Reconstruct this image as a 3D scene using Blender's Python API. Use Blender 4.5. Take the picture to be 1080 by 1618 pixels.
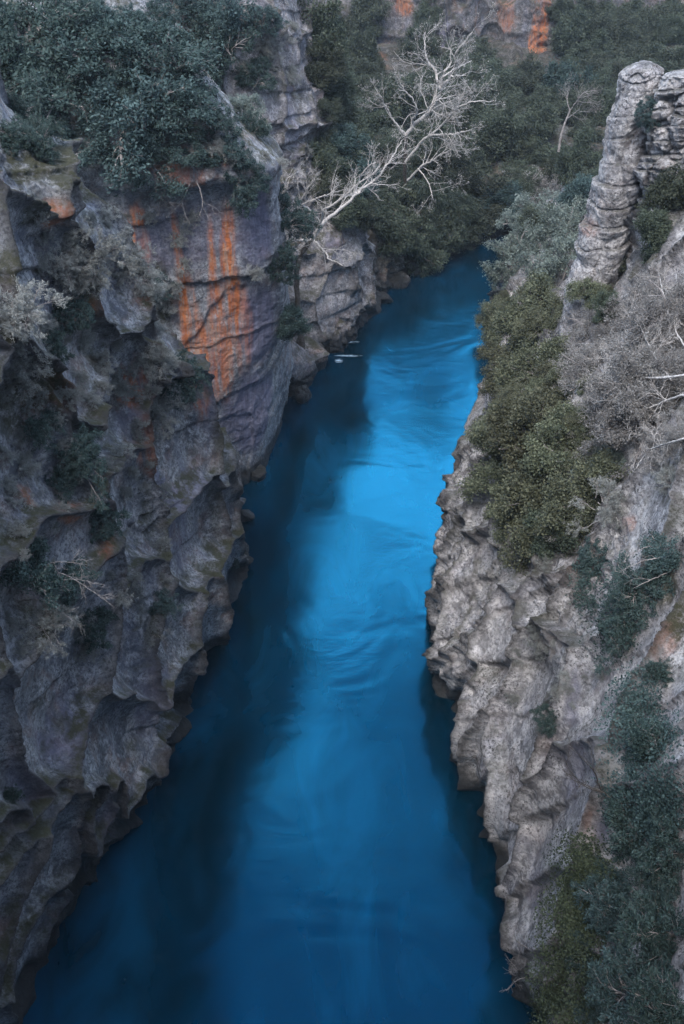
import bpy, math, random
import numpy as np
from mathutils import Vector
from mathutils.bvhtree import BVHTree

for _o in list(bpy.data.objects): bpy.data.objects.remove(_o)
SC = bpy.context.scene
COL = SC.collection
R = math.radians

# ------------------------------------------------------------------ camera
CAMZ = 28.0; PITCH = 35.0; HALF = 27.5
cam = bpy.data.cameras.new('camera'); camo = bpy.data.objects.new('camera', cam)
COL.objects.link(camo); SC.camera = camo
camo.location = (0, 0, CAMZ); camo.rotation_euler = (R(90-PITCH), 0, 0)
cam.sensor_fit = 'VERTICAL'; cam.angle = R(2*HALF)
cam.clip_start = 0.1; cam.clip_end = 2000
# ------------------------------------------------------------------ sky + sun
SUN_EL, SUN_AZ = 56.0, 194.0       # azimuth clockwise from +Y (veiled sun behind the camera)
w = bpy.data.worlds.new('World'); SC.world = w; w.use_nodes = True
nt = w.node_tree; nt.nodes.clear()
sky = nt.nodes.new('ShaderNodeTexSky'); sky.sky_type = 'NISHITA'; sky.sun_disc = False
sky.sun_elevation = R(SUN_EL); sky.sun_rotation = R(SUN_AZ)
sky.air_density = 1.2; sky.dust_density = 2.0; sky.ozone_density = 2.0
bg = nt.nodes.new('ShaderNodeBackground'); bg.inputs[1].default_value = 0.14
wo = nt.nodes.new('ShaderNodeOutputWorld')
# unseen cloud added ahead, shaped so its reflection makes pale patches on the river
tc = nt.nodes.new('ShaderNodeTexCoord'); sp = nt.nodes.new('ShaderNodeSeparateXYZ'); nt.links.new(tc.outputs['Generated'], sp.inputs[0])
def _ramp(src, stops):
    r = nt.nodes.new('ShaderNodeValToRGB'); e = r.color_ramp.elements
    while len(e) < len(stops): e.new(.5)
    for i, (p, c) in enumerate(stops): e[i].position = p; e[i].color = (c, c, c, 1)
    nt.links.new(src, r.inputs[0]); return r.outputs[0]
def _mul(a, b):
    m = nt.nodes.new('ShaderNodeMath'); m.operation = 'MULTIPLY'; nt.links.new(a, m.inputs[0]); nt.links.new(b, m.inputs[1]); return m.outputs[0]
cn = nt.nodes.new('ShaderNodeTexNoise'); cn.inputs['Scale'].default_value = 8.0; cn.inputs['Detail'].default_value = 5; cn.inputs['Distortion'].default_value = .6
nt.links.new(tc.outputs['Generated'], cn.inputs['Vector'])
cm = _mul(_mul(_ramp(cn.outputs[0], [(.45, .05), (.55, 1)]), _ramp(sp.outputs[2], [(.26, 0), (.42, 1), (.70, .9), (.83, .0)])), _ramp(sp.outputs[1], [(.05, 0), (.3, 1)]))
cx = nt.nodes.new('ShaderNodeMix'); cx.data_type = 'RGBA'; cx.inputs[7].default_value = (17.5, 20, 23, 1)
nt.links.new(cm, cx.inputs[0]); nt.links.new(sky.outputs[0], cx.inputs[6]); nt.links.new(cx.outputs[2], bg.inputs[0]); nt.links.new(bg.outputs[0], wo.inputs[0])
sun = bpy.data.lights.new('sun', 'SUN'); sun.energy = 1.3; sun.angle = R(25); sun.color = (1.0, .95, .91)
suno = bpy.data.objects.new('sun', sun); COL.objects.link(suno)
_d = Vector((math.sin(R(SUN_AZ))*math.cos(R(SUN_EL)), math.cos(R(SUN_AZ))*math.cos(R(SUN_EL)), math.sin(R(SUN_EL))))
suno.rotation_euler = _d.to_track_quat('Z', 'Y').to_euler()
SC.view_settings.view_transform = 'Standard'; SC.view_settings.look = 'None'
SC.view_settings.exposure = 1.4; SC.view_settings.gamma = 1.0
SC.render.engine = 'CYCLES'
SC.cycles.max_bounces = 5; SC.cycles.diffuse_bounces = 3; SC.cycles.glossy_bounces = 3
SC.cycles.transmission_bounces = 2; SC.cycles.transparent_max_bounces = 4

# ------------------------------------------------------------------ pixel -> world helpers (reference picture 1080 x 1618)
FP = 809/math.tan(R(HALF)); cP, sP = math.cos(R(PITCH)), math.sin(R(PITCH))
def ray(px, py):
    x = (px-540)/FP; v = (809-py)/FP
    return np.array([x, cP+v*sP, -sP+v*cP])
def Pz(px, py, z):
    d = ray(px, py); t = (z-CAMZ)/d[2]; return (d[0]*t, d[1]*t, z)
def Py(px, py, y):
    d = ray(px, py); t = y/d[1]; return (d[0]*t, y, CAMZ+d[2]*t)

# ------------------------------------------------------------------ tags
def tag(o, label=None, cat=None, group=None, kind=None):
    if label: o['label'] = label
    if cat: o['category'] = cat
    if group: o['group'] = group
    if kind: o['kind'] = kind
    return o
def empty(name, loc=(0, 0, 0)):
    o = bpy.data.objects.new(name, None); COL.objects.link(o); o.location = loc; o.empty_display_size = .2
    return o

# ------------------------------------------------------------------ numpy noise
def h3(ix, iy, iz, s=0):
    n = (ix.astype(np.int64)*374761393 + iy.astype(np.int64)*668265263 + iz.astype(np.int64)*2147483647 + s*1274126177) & 0xffffffff
    n = ((n ^ (n >> 13))*1274126177) & 0xffffffff
    n = ((n ^ (n >> 15))*2246822519) & 0xffffffff
    return ((n ^ (n >> 16)) & 0xffffff).astype(np.float32)/16777215.0
def vnoise(P, s=0):
    I = np.floor(P); F = (P-I).astype(np.float32); I = I.astype(np.int64)
    F = F*F*F*(F*(F*6-15)+10)
    r = 0
    for a in (0, 1):
        wx = F[:, 0] if a else 1-F[:, 0]
        for b in (0, 1):
            wy = F[:, 1] if b else 1-F[:, 1]
            for c in (0, 1):
                wz = F[:, 2] if c else 1-F[:, 2]
                r = r + wx*wy*wz*h3(I[:, 0]+a, I[:, 1]+b, I[:, 2]+c, s)
    return r*2-1
def fbm(P, octv=4, s=0, g=.5):
    r = 0; a = 1; t = 0
    for k in range(octv):
        r = r + a*vnoise(P*(2.03**k)+17.3*k, s+k); t += a; a *= g
    return r/t
def voro(P, s=0):
    """F1, F2, cell hash, facet (each cell gets its own random plane)"""
    I = np.floor(P).astype(np.int64); n = len(P)
    f1 = np.full(n, 9., np.float32); f2 = np.full(n, 9., np.float32); best = np.zeros((n, 3), np.int64); off = np.zeros((n, 3), np.float32)
    for a in (-1, 0, 1):
        for b in (-1, 0, 1):
            for c in (-1, 0, 1):
                J = I+np.array([a, b, c])
                o = np.stack([P[:, k]-J[:, k]-h3(J[:, 0], J[:, 1], J[:, 2], s+11+k) for k in range(3)], 1).astype(np.float32)
                d = np.sqrt((o*o).sum(1)); m = d < f1
                f2 = np.where(m, f1, np.minimum(f2, d)); f1 = np.where(m, d, f1); best[m] = J[m]; off[m] = o[m]
    B = best; ch = h3(B[:, 0], B[:, 1], B[:, 2], s+14)
    fc = sum(off[:, k]*(h3(B[:, 0], B[:, 1], B[:, 2], s+20+k)-.5) for k in range(3))
    return f1, f2, ch, fc
def sstep(a, b, x):
    t = np.clip((x-a)/(b-a), 0, 1); return t*t*(3-2*t)

# ------------------------------------------------------------------ mesh helpers
def mesh_from(name, V, faces, mat=None, smooth=True, k=4):
    """V (n,3), faces (m,k) numpy"""
    me = bpy.data.meshes.new(name)
    m = len(faces)
    me.vertices.add(len(V)); me.vertices.foreach_set('co', np.asarray(V, np.float32).ravel())
    me.loops.add(m*k); me.loops.foreach_set('vertex_index', np.asarray(faces, np.int32).ravel())
    me.polygons.add(m); me.polygons.foreach_set('loop_start', np.arange(0, m*k, k, dtype=np.int32))
    if smooth: me.polygons.foreach_set('use_smooth', np.ones(m, bool))
    me.update(calc_edges=True)
    if mat: me.materials.append(mat)
    return me
def add_col(me, name, C):
    a = me.color_attributes.new(name, 'FLOAT_COLOR', 'POINT')
    if C.shape[1] == 3: C = np.concatenate([C, np.ones((len(C), 1))], 1)
    a.data.foreach_set('color', np.asarray(C, np.float32).ravel())
def link(name, me, parent=None):
    o = bpy.data.objects.new(name, me); COL.objects.link(o)
    if parent: o.parent = parent
    return o
def grid_faces(nu, nv, wrap=False):
    i = np.arange(nu if wrap else nu-1); j = np.arange(nv-1)
    I, J = np.meshgrid(i, j, indexing='ij'); I2 = (I+1) % nu
    return np.stack([I*nv+J, I2*nv+J, I2*nv+J+1, I*nv+J+1], -1).reshape(-1, 4)
def crom(A, t):
    """Catmull-Rom along axis 0 at float params t"""
    n = len(A); i = np.clip(np.floor(t).astype(int), 0, n-2); f = (t-i)[:, None, None]
    p0 = A[np.maximum(i-1, 0)]; p1 = A[i]; p2 = A[i+1]; p3 = A[np.minimum(i+2, n-1)]
    return .5*((2*p1)+(-p0+p2)*f+(2*p0-5*p1+4*p2-p3)*f*f+(-p0+3*p1-3*p2+p3)*f**3)
def params(L, total, wts=None):
    """sample params so spacing follows segment lengths L (times weights)"""
    L = np.array(L, float)
    if wts is not None: L = L*np.array(wts, float)
    c = np.concatenate([[0], np.cumsum(L)]); return np.interp(np.linspace(0, c[-1], total), c, np.arange(len(c)))
def loft(net, nu, nv, wu=None, wv=None):
    """net[station][level] = xyz -> dense grid of points + normals"""
    N = np.array(net, float)
    Lu = np.linalg.norm(np.diff(N, axis=0), axis=2).mean(1); Lv = np.linalg.norm(np.diff(N, axis=1), axis=2).mean(0)
    A = crom(N, params(Lu, nu, wu))
    B = crom(A.transpose(1, 0, 2), params(Lv, nv, wv)).transpose(1, 0, 2)
    return B
def normals(G):
    du = np.gradient(G, axis=0); dv = np.gradient(G, axis=1)
    n = np.cross(du, dv); n /= (np.linalg.norm(n, axis=2, keepdims=True)+1e-9)
    return n

# ------------------------------------------------------------------ rock relief
def rock_disp(P, seed=0, tilt=(0.0, 0.0), bn=None, big=1.0, strata=1.0, thk=1.1, smooth=0.0, fine=1.0, facet=1.0, cw=.022, q2=(1.9, 1.9, 1.2), bscale=(4.6, 4.6, 3.2)):
    """relief of limestone / conglomerate at world points, positive outward; also crack mask"""
    P = P.astype(np.float64)
    W = np.stack([fbm(P/3.1+7*k, 3, seed+31*k) for k in range(3)], 1)
    bz = P[:, 2]+tilt[0]*P[:, 0]+tilt[1]*P[:, 1]
    if bn is not None: bz = P@(np.array(bn)/np.linalg.norm(bn))
    Q = np.stack([P[:, 0], P[:, 1], bz if bn is None else P[:, 2]], 1)
    Q1 = (Q+W*1.1)/np.array(bscale)
    f1, f2, c, fc = voro(Q1, seed)
    e = f2-f1
    d = big*((.25+.25*facet)*(c-.5)+(.55-.25*facet)*sstep(0, .42, e)+(.35-.35*facet)*(1-np.clip(f1, 0, 1)**2)+1.5*facet*fc-.40) - (.30+.22*big)*np.exp(-(e/cw)**2)*fine
    crack = np.exp(-(e/(cw*1.15))**2)*min(1, fine*1.5)
    Q2 = (Q+W*.40)/(np.array(q2))
    g1, g2, c2, fc2 = voro(Q2, seed+5); e2 = g2-g1
    rough = sstep(-.2, .3, fbm(P/6.0+3.3, 2, seed+77)-smooth)
    k2 = .15+.85*rough
    d += k2*(.26*(c2-.5)+.10*sstep(0, .35, e2)+.75*max(facet, .6)*fc2-.10*np.exp(-(e2/.035)**2))
    crack = np.maximum(crack, .8*k2*np.exp(-(e2/.035)**2))
    # bedding: layers with undercut joints
    u = (bz+.40*W[:, 0]+.12*fbm(P/.9, 2, seed+9))/thk
    ui = np.floor(u); uf = u-ui
    z0 = np.zeros_like(ui).astype(np.int64)
    la = h3(ui.astype(np.int64), z0, z0, seed+3)
    smask = .3+.7*sstep(-.2, .3, fbm(P/5.0+9, 2, seed+55))
    d += strata*smask*(.42*(la-.5)+.26*(uf-.5))
    soft = d
    jn = np.exp(-(np.minimum(uf, 1-uf)/(.04/thk))**2)
    sharp = -strata*smask*.12*jn
    crack = np.maximum(crack, strata*smask*.8*np.exp(-(np.minimum(uf, 1-uf)/(.05/thk))**2))
    # broken, pitted surface
    r = np.abs(fbm(P/1.3+5, 5, seed+21, .55)); sharp = sharp+.26*k2*(.2-r)*1.6
    g1, g2, c3, fc3 = voro(P/np.array([.52, .52, .36])+W*.25, seed+8)
    sharp += (.04+.96*k2)*(.09*(c3-.5)+.22*fc3)
    g1, g2, c4, fc4 = voro(P/np.array([.21, .21, .16])+W*.25, seed+9)
    sharp += (.2+.8*k2)*(.035*(c4-.5)+.09*fc4)
    sharp += (.03+.05*k2)*fbm(P/.3, 3, seed+41)
    return soft.astype(np.float64), sharp.astype(np.float64), crack, rough

STAINS = []     # (centre xyz, radii xyz, rgb weights index, strength)
def body(name, net, nu, nv, mat, wu=None, wv=None, flip=False, amp=1.0, fade=None, tone=(0, 0), **kw):
    G = loft(net, nu, nv, wu, wv)
    Nn = normals(G)
    if flip: Nn = -Nn
    # horizontal-ish smoothing of the push direction
    P = G.reshape(-1, 3); Nf = Nn.reshape(-1, 3)
    d, sharp, crack, rough = rock_disp(P, **kw)
    D2 = d.reshape(nu, nv)
    for _ in range(2):
        D2 = np.pad(D2, 1, mode='edge'); D2 = (D2[:-2, 1:-1]+2*D2[1:-1, 1:-1]+D2[2:, 1:-1])/4
        D2 = np.pad(D2, ((0, 0), (1, 1)), mode='edge'); D2 = (D2[:, :-2]+2*D2[:, 1:-1]+D2[:, 2:])/4
    d = D2.reshape(-1)+sharp
    V = P+Nf*(d*amp)[:, None]
    F = grid_faces(nu, nv)
    if flip: F = F[:, ::-1]
    me = mesh_from(name, V, F, mat)
    C = np.zeros((len(V), 4)); C[:, 3] = 1
    for (c, r, ch, st) in STAINS:
        q = ((V-np.array(c))/np.array(r)); q += .35*np.stack([fbm(V/np.array([.5, .5, 2.2])+ch*9, 2, 5), np.zeros(len(V)), .4*fbm(V/1.2, 2, 7)], 1)
        m = st*(1-sstep(.55, 1.05, np.sqrt((q**2).sum(1))))
        C[:, ch] = np.maximum(C[:, ch], m)
    add_col(me, 'stain', C)
    D = np.stack([crack, rough, np.full(len(V), tone[0]), np.full(len(V), tone[1])], 1)
    add_col(me, 'relief', D)
    o = link(name, me); tag(o, kind='structure')
    return o

# ------------------------------------------------------------------ materials
class NT:
    def __init__(s, name):
        s.m = bpy.data.materials.new(name); s.m.use_nodes = True; s.t = s.m.node_tree; s.t.nodes.clear()
        s.out = s.n('ShaderNodeOutputMaterial'); s.b = s.n('ShaderNodeBsdfPrincipled'); s.l(s.b.outputs[0], s.out.inputs[0])
    def n(s, t, **k):
        o = s.t.nodes.new(t)
        for a, v in k.items(): setattr(o, a, v)
        return o
    def l(s, a, b): s.t.links.new(a, b)
    def noise(s, vec, scale, detail=6, rough=.6, dist=0, lac=2.0):
        o = s.n('ShaderNodeTexNoise'); o.inputs['Scale'].default_value = scale; o.inputs['Detail'].default_value = detail
        o.inputs['Roughness'].default_value = rough; o.inputs['Distortion'].default_value = dist
        s.l(vec, o.inputs['Vector']); return o.outputs[0]
    def ramp(s, f, stops, interp='LINEAR'):
        o = s.n('ShaderNodeValToRGB'); o.color_ramp.interpolation = interp; e = o.color_ramp.elements
        while len(e) < len(stops): e.new(.5)
        for i, (p, c) in enumerate(stops):
            e[i].position = p; e[i].color = (c, c, c, 1) if not isinstance(c, tuple) else (*c, 1)
        s.l(f, o.inputs[0]); return o.outputs[0]
    def mix(s, f, a, b, mode='MIX'):
        o = s.n('ShaderNodeMix', data_type='RGBA', blend_type=mode)
        for v, i in ((f, 0), (a, 6), (b, 7)):
            if isinstance(v, (int, float)): o.inputs[i].default_value = v
            elif isinstance(v, tuple): o.inputs[i].default_value = (*v, 1)
            else: s.l(v, o.inputs[i])
        return o.outputs[2]
    def math(s, op, a, b=None, c=None, clamp=False):
        o = s.n('ShaderNodeMath', operation=op, use_clamp=clamp)
        for i, v in enumerate((a, b, c)):
            if v is None: continue
            if isinstance(v, (int, float)): o.inputs[i].default_value = v
            else: s.l(v, o.inputs[i])
        return o.outputs[0]
    def mapping(s, vec, scale=(1, 1, 1), rot=(0, 0, 0)):
        o = s.n('ShaderNodeMapping'); o.inputs['Scale'].default_value = scale; o.inputs['Rotation'].default_value = rot
        s.l(vec, o.inputs[0]); return o.outputs[0]

def rock_material(name, base, light, dark, moss_amt=.5, speck=.5, warm=.3, cool=.3, lich=.55):
    M = NT(name); pos = M.n('ShaderNodeNewGeometry')
    P = pos.outputs['Position']
    st = M.n('ShaderNodeAttribute', attribute_name='stain'); rel = M.n('ShaderNodeAttribute', attribute_name='relief')
    ss = M.n('ShaderNodeSeparateColor'); M.l(st.outputs['Color'], ss.inputs[0])
    rs = M.n('ShaderNodeSeparateColor'); M.l(rel.outputs['Color'], rs.inputs[0])
    n1 = M.noise(P, .35, 5, .6); n2 = M.noise(P, 2.2, 8, .7); n3 = M.noise(P, 9, 8, .75); n4 = M.noise(P, 30, 4, .7)
    streak = M.noise(M.mapping(P, (2.4, 2.4, .22)), 1.0, 6, .65, .3)
    c = M.mix(M.ramp(n1, [(.40, 0), (.60, 1)]), dark, base)
    c = M.mix(M.ramp(n2, [(.44, 0), (.60, 1)]), c, light)
    c = M.mix(M.ramp(n3, [(.41, .85), (.50, 0)]), c, dark)
    # warm iron tint and cool slate tint patches
    nw = M.noise(P, .8, 5, .65, .4)
    c = M.mix(M.math('MULTIPLY', M.ramp(nw, [(.52, 0), (.68, 1)]), warm), c, (.30, .15, .08))
    nc = M.noise(M.mapping(P, (1, 1, .35)), .9, 4, .6)
    c = M.mix(M.math('MULTIPLY', M.ramp(nc, [(.48, 0), (.66, 1)]), cool), c, (.15, .17, .25))
    # vertical weather streaks (mineral washes)
    c = M.mix(M.math('MULTIPLY', M.ramp(streak, [(.50, 0), (.62, 1)]), .45), c, tuple(x*.45 for x in base))
    # stains placed on the rock : red channel = rust, blue = slate, green = moss
    rustn = M.noise(M.mapping(P, (5, 5, .5)), 1.0, 6, .7, .2)
    rust = M.ramp(rustn, [(.34, (.50, .12, .035)), (.5, (.60, .21, .08)), (.64, (.50, .34, .26))])
    rust = M.mix(M.ramp(n2, [(.5, 0), (.7, .5)]), rust, (.13, .07, .05))
    rf = M.math('MULTIPLY', ss.outputs[0], M.ramp(M.noise(M.mapping(P, (4, 4, .45)), 1.0, 5, .6), [(.36, .15), (.52, 1)]), clamp=True)
    slate = M.mix(M.ramp(rustn, [(.35, 0), (.65, 1)]), (.10, .105, .17), (.25, .25, .36))
    c = M.mix(M.math('MULTIPLY', ss.outputs[2], .85), c, slate)
    c = M.mix(rf, c, rust)
    # pale lichen crust and black specks
    lv = M.n('ShaderNodeTexVoronoi'); lv.inputs['Scale'].default_value = 5.5; M.l(M.mix(.12, P, n2, 'ADD'), lv.inputs['Vector'])
    lp = M.math('MULTIPLY', M.ramp(n3, [(.48, 0), (.54, 1)]), M.ramp(n2, [(.40, 0), (.54, 1)]))
    clean = M.math('SUBTRACT', 1.0, M.math('MULTIPLY', M.math('ADD', ss.outputs[0], ss.outputs[2], clamp=True), .8))
    patch = M.ramp(M.noise(P, .55, 4, .6, .5), [(.44, .35), (.56, 1)])
    lp = M.math('MULTIPLY', M.math('MULTIPLY', M.math('MULTIPLY', lp, patch), clean), M.math('ADD', M.math('MULTIPLY', rs.outputs[1], .7), .3))
    c = M.mix(M.math('MULTIPLY', lp, lich), c, (.50, .49, .49))
    bp = M.ramp(M.noise(P, 11, 6, .8), [(.53, 0), (.58, 1)])
    bp = M.math('MULTIPLY', M.math('MULTIPLY', bp, clean), M.math('MULTIPLY', M.ramp(M.noise(P, .9, 4, .6), [(.44, .3), (.58, 1)]), speck))
    c = M.mix(bp, c, (.035, .036, .04))
    # soil in cracks
    c = M.mix(M.math('MULTIPLY', rs.outputs[0], .8), c, (.03, .027, .025))
    # moss: on ledges that face up, broken by noise
    nz = M.n('ShaderNodeSeparateXYZ'); M.l(pos.outputs['Normal'], nz.inputs[0])
    mz = M.math('MULTIPLY', M.ramp(nz.outputs[2], [(.35, 0), (.8, 1)]), M.ramp(M.noise(P, 1.3, 6, .7), [(.42, 0), (.56, 1)]))
    mz = M.math('MULTIPLY', mz, moss_amt)
    mg = M.math('MULTIPLY', ss.outputs[1], M.ramp(M.noise(P, 3.0, 6, .75), [(.36, 0), (.52, 1)]))
    mossc = M.mix(n3, (.018, .022, .014), (.075, .075, .03))
    c = M.mix(M.math('MAXIMUM', mz, mg), c, mossc)
    c = M.mix(.35, c, M.ramp(n4, [(.25, .25), (.75, 1.0)]), 'MULTIPLY')
    # wet, algae-darkened foot of the wall
    pz = M.n('ShaderNodeSeparateXYZ'); M.l(P, pz.inputs[0])
    wet = M.ramp(M.math('ADD', M.math('MULTIPLY', pz.outputs[2], .5), M.math('MULTIPLY', n1, -.9)), [(.0, 1), (.18, 0)])
    c = M.mix(M.math('MULTIPLY', wet, .9), c, (.014, .016, .018))
    M.l(M.math('SUBTRACT', .93, M.math('MULTIPLY', wet, .25)), M.b.inputs['Roughness'])
    M.l(c, M.b.inputs['Base Color'])
    M.b.inputs['Specular IOR Level'].default_value = .25
    v = M.n('ShaderNodeTexVoronoi'); v.inputs['Scale'].default_value = 7; M.l(P, v.inputs['Vector'])
    hgt = M.math('ADD', M.math('MULTIPLY', n3, .8), M.math('ADD', M.math('MULTIPLY', v.outputs[0], -.35), M.math('MULTIPLY', n4, .35)))
    hgt = M.math('ADD', hgt, M.math('MULTIPLY', n2, 1.2))
    b = M.n('ShaderNodeBump'); b.inputs['Strength'].default_value = .85; b.inputs['Distance'].default_value = .13
    M.l(hgt, b.inputs['Height']); M.l(b.outputs[0], M.b.inputs['Normal'])
    return M.m
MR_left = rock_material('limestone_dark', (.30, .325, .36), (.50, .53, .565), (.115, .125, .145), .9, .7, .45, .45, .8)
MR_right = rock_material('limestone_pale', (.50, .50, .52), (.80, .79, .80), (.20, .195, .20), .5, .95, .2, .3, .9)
MR_far = rock_material('limestone_far', (.24, .23, .24), (.36, .34, .35), (.10, .10, .10), .8, .6, .45, .35, .5)
MR_wood = rock_material('wooded_ground', (.075, .07, .06), (.15, .145, .135), (.03, .03, .026), .3, .6, .3, .1, .2)
MR_back = rock_material('limestone_back_shaded', (.15, .145, .15), (.24, .23, .24), (.06, .06, .062), .8, .7, .4, .3, .4)  # darker limestone copy; shade on the back wall put into its colour
MR_buttress = rock_material('limestone_grey', (.32, .315, .33), (.52, .51, .53), (.13, .128, .135), .8, .7, .35, .25, .8)
# ------------------------------------------------------------------ water
def water_material():
    M = NT('river_water'); g = M.n('ShaderNodeNewGeometry'); P = g.outputs['Position']
    F = M.mapping(P, (.14, .05, .16), (0, 0, R(8)))
    n1 = M.noise(F, 1.0, 3, .5, 1.2); n2 = M.noise(M.mapping(P, (.45, .18, .5), (0, 0, R(18))), 1.0, 4, .55, 1.3)
    mixn = M.math('ADD', M.math('MULTIPLY', n1, .65), M.math('MULTIPLY', n2, .35))
    c = M.ramp(mixn, [(.40, (.0, .008, .014)), (.50, (.0, .017, .036)), (.60, (.001, .036, .080))])
    # a little white water where side trickles and rocks break the flow
    foam = None
    for (px, py, rx, ry) in ((548, 540, .9, .25), (550, 562, 1.0, .16), (535, 570, .3, .35), (602, 462, .35, .12), (764, 381, 1.2, .4)):
        c0 = Pz(px, py, 0); v = M.n('ShaderNodeVectorMath', operation='SUBTRACT'); M.l(P, v.inputs[0]); v.inputs[1].default_value = c0
        v2 = M.n('ShaderNodeVectorMath', operation='DIVIDE'); M.l(v.outputs[0], v2.inputs[0]); v2.inputs[1].default_value = (rx, ry, 1)
        ln = M.n('ShaderNodeVectorMath', operation='LENGTH'); M.l(v2.outputs[0], ln.inputs[0])
        f = M.math('SUBTRACT', 1.0, ln.outputs['Value'], clamp=True); foam = f if foam is None else M.math('MAXIMUM', foam, f)
    foam = M.math('MULTIPLY', foam, M.ramp(M.noise(M.mapping(P, (2, 5, 1)), 1.0, 4, .6), [(.4, 0), (.6, 1.6)]), clamp=True)
    c = M.mix(foam, c, (.45, .60, .72))
    M.l(c, M.b.inputs['Base Color']); M.b.inputs['Roughness'].default_value = .35; M.b.inputs['Specular IOR Level'].default_value = 0
    # broad soft swells: what a long exposure leaves of the ripples
    r0 = M.noise(M.mapping(P, (.16, .19, 1), (0, 0, R(35))), 1.0, 2, .5, 1.5)
    r1 = M.noise(M.mapping(P, (.6, .8, 1), (0, 0, R(-24))), 1.0, 4, .55, 1.0)
    r2 = M.noise(M.mapping(P, (2.0, 5.0, 1), (0, 0, R(10))), 1.0, 3, .5, .6)
    calm = M.ramp(M.noise(P, .13, 2, .5), [(.42, .15), (.6, 1)])
    hgt = M.math('ADD', M.math('MULTIPLY', r0, .10), M.math('ADD', M.math('MULTIPLY', r1, .016), M.math('MULTIPLY', M.math('MULTIPLY', r2, .009), calm)))
    b = M.n('ShaderNodeBump'); b.inputs['Strength'].default_value = 1.0; b.inputs['Distance'].default_value = .5
    M.l(hgt, b.inputs['Height'])
    gl = M.n('ShaderNodeBsdfGlossy'); gl.inputs['Color'].default_value = (.028, .365, .70, 1); gl.inputs['Roughness'].default_value = .16; M.l(b.outputs[0], gl.inputs['Normal'])
    fr = M.n('ShaderNodeFresnel'); fr.inputs['IOR'].default_value = 2.1; M.l(b.outputs[0], fr.inputs['Normal'])
    mx = M.n('ShaderNodeMixShader'); M.l(fr.outputs[0], mx.inputs[0]); M.l(M.b.outputs[0], mx.inputs[1]); M.l(gl.outputs[0], mx.inputs[2]); M.l(mx.outputs[0], M.out.inputs[0])
    return M.m
xs = np.linspace(-150, 150, 61); ys = np.linspace(-120, 260, 77)
X, Y = np.meshgrid(xs, ys, indexing='ij')
wme = mesh_from('river_water', np.stack([X, Y, X*0], -1).reshape(-1, 3), grid_faces(61, 77), water_material())
tag(link('river_water', wme), kind='structure')

# ------------------------------------------------------------------ cliffs
def stain(p, r, ch, st=1.0): STAINS.append((p, r, ch, st))
# rust streaks and slate on the big orange buttress face
for (px, y0, y1, w, s) in ((215, 330, 380, 10, 1), (283, 320, 600, 9, 1), (300, 420, 600, 14, .9), (333, 340, 580, 8, .9), (357, 315, 560, 13, 1),
                           (340, 430, 640, 22, .75), (318, 500, 660, 14, .9), (232, 330, 420, 12, .5), (375, 440, 600, 20, .5), (330, 600, 640, 10, 1)):
    a = Py(px, y0, 40.3); b = Py(px+(y1-y0)*.06, y1, 41.5)
    c = tuple((np.array(a)+np.array(b))/2); stain(c, (w*42/FP*1.15, 4.5, abs(a[2]-b[2])/2+.3), 0, s)
for (px, py, y, rx, rz, s) in ((410, 520, 42, 1.2, 2.6, 1), (390, 640, 43, 1.6, 3.0, 1), (300, 370, 40.4, 2.4, 1.6, .6), (400, 360, 41, 1.0, 2.2, .9), (240, 400, 40, 1.0, 1.6, .8)):
    stain(Py(px, py, y), (rx, 3, rz), 2, s)

def net_levels(stations, zs):
    """stations: list of lists of (x,y) per level"""
    return [[(p[0], p[1], z) if len(p) == 2 else p for p, z in zip(st, zs)] for st in stations]

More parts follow.
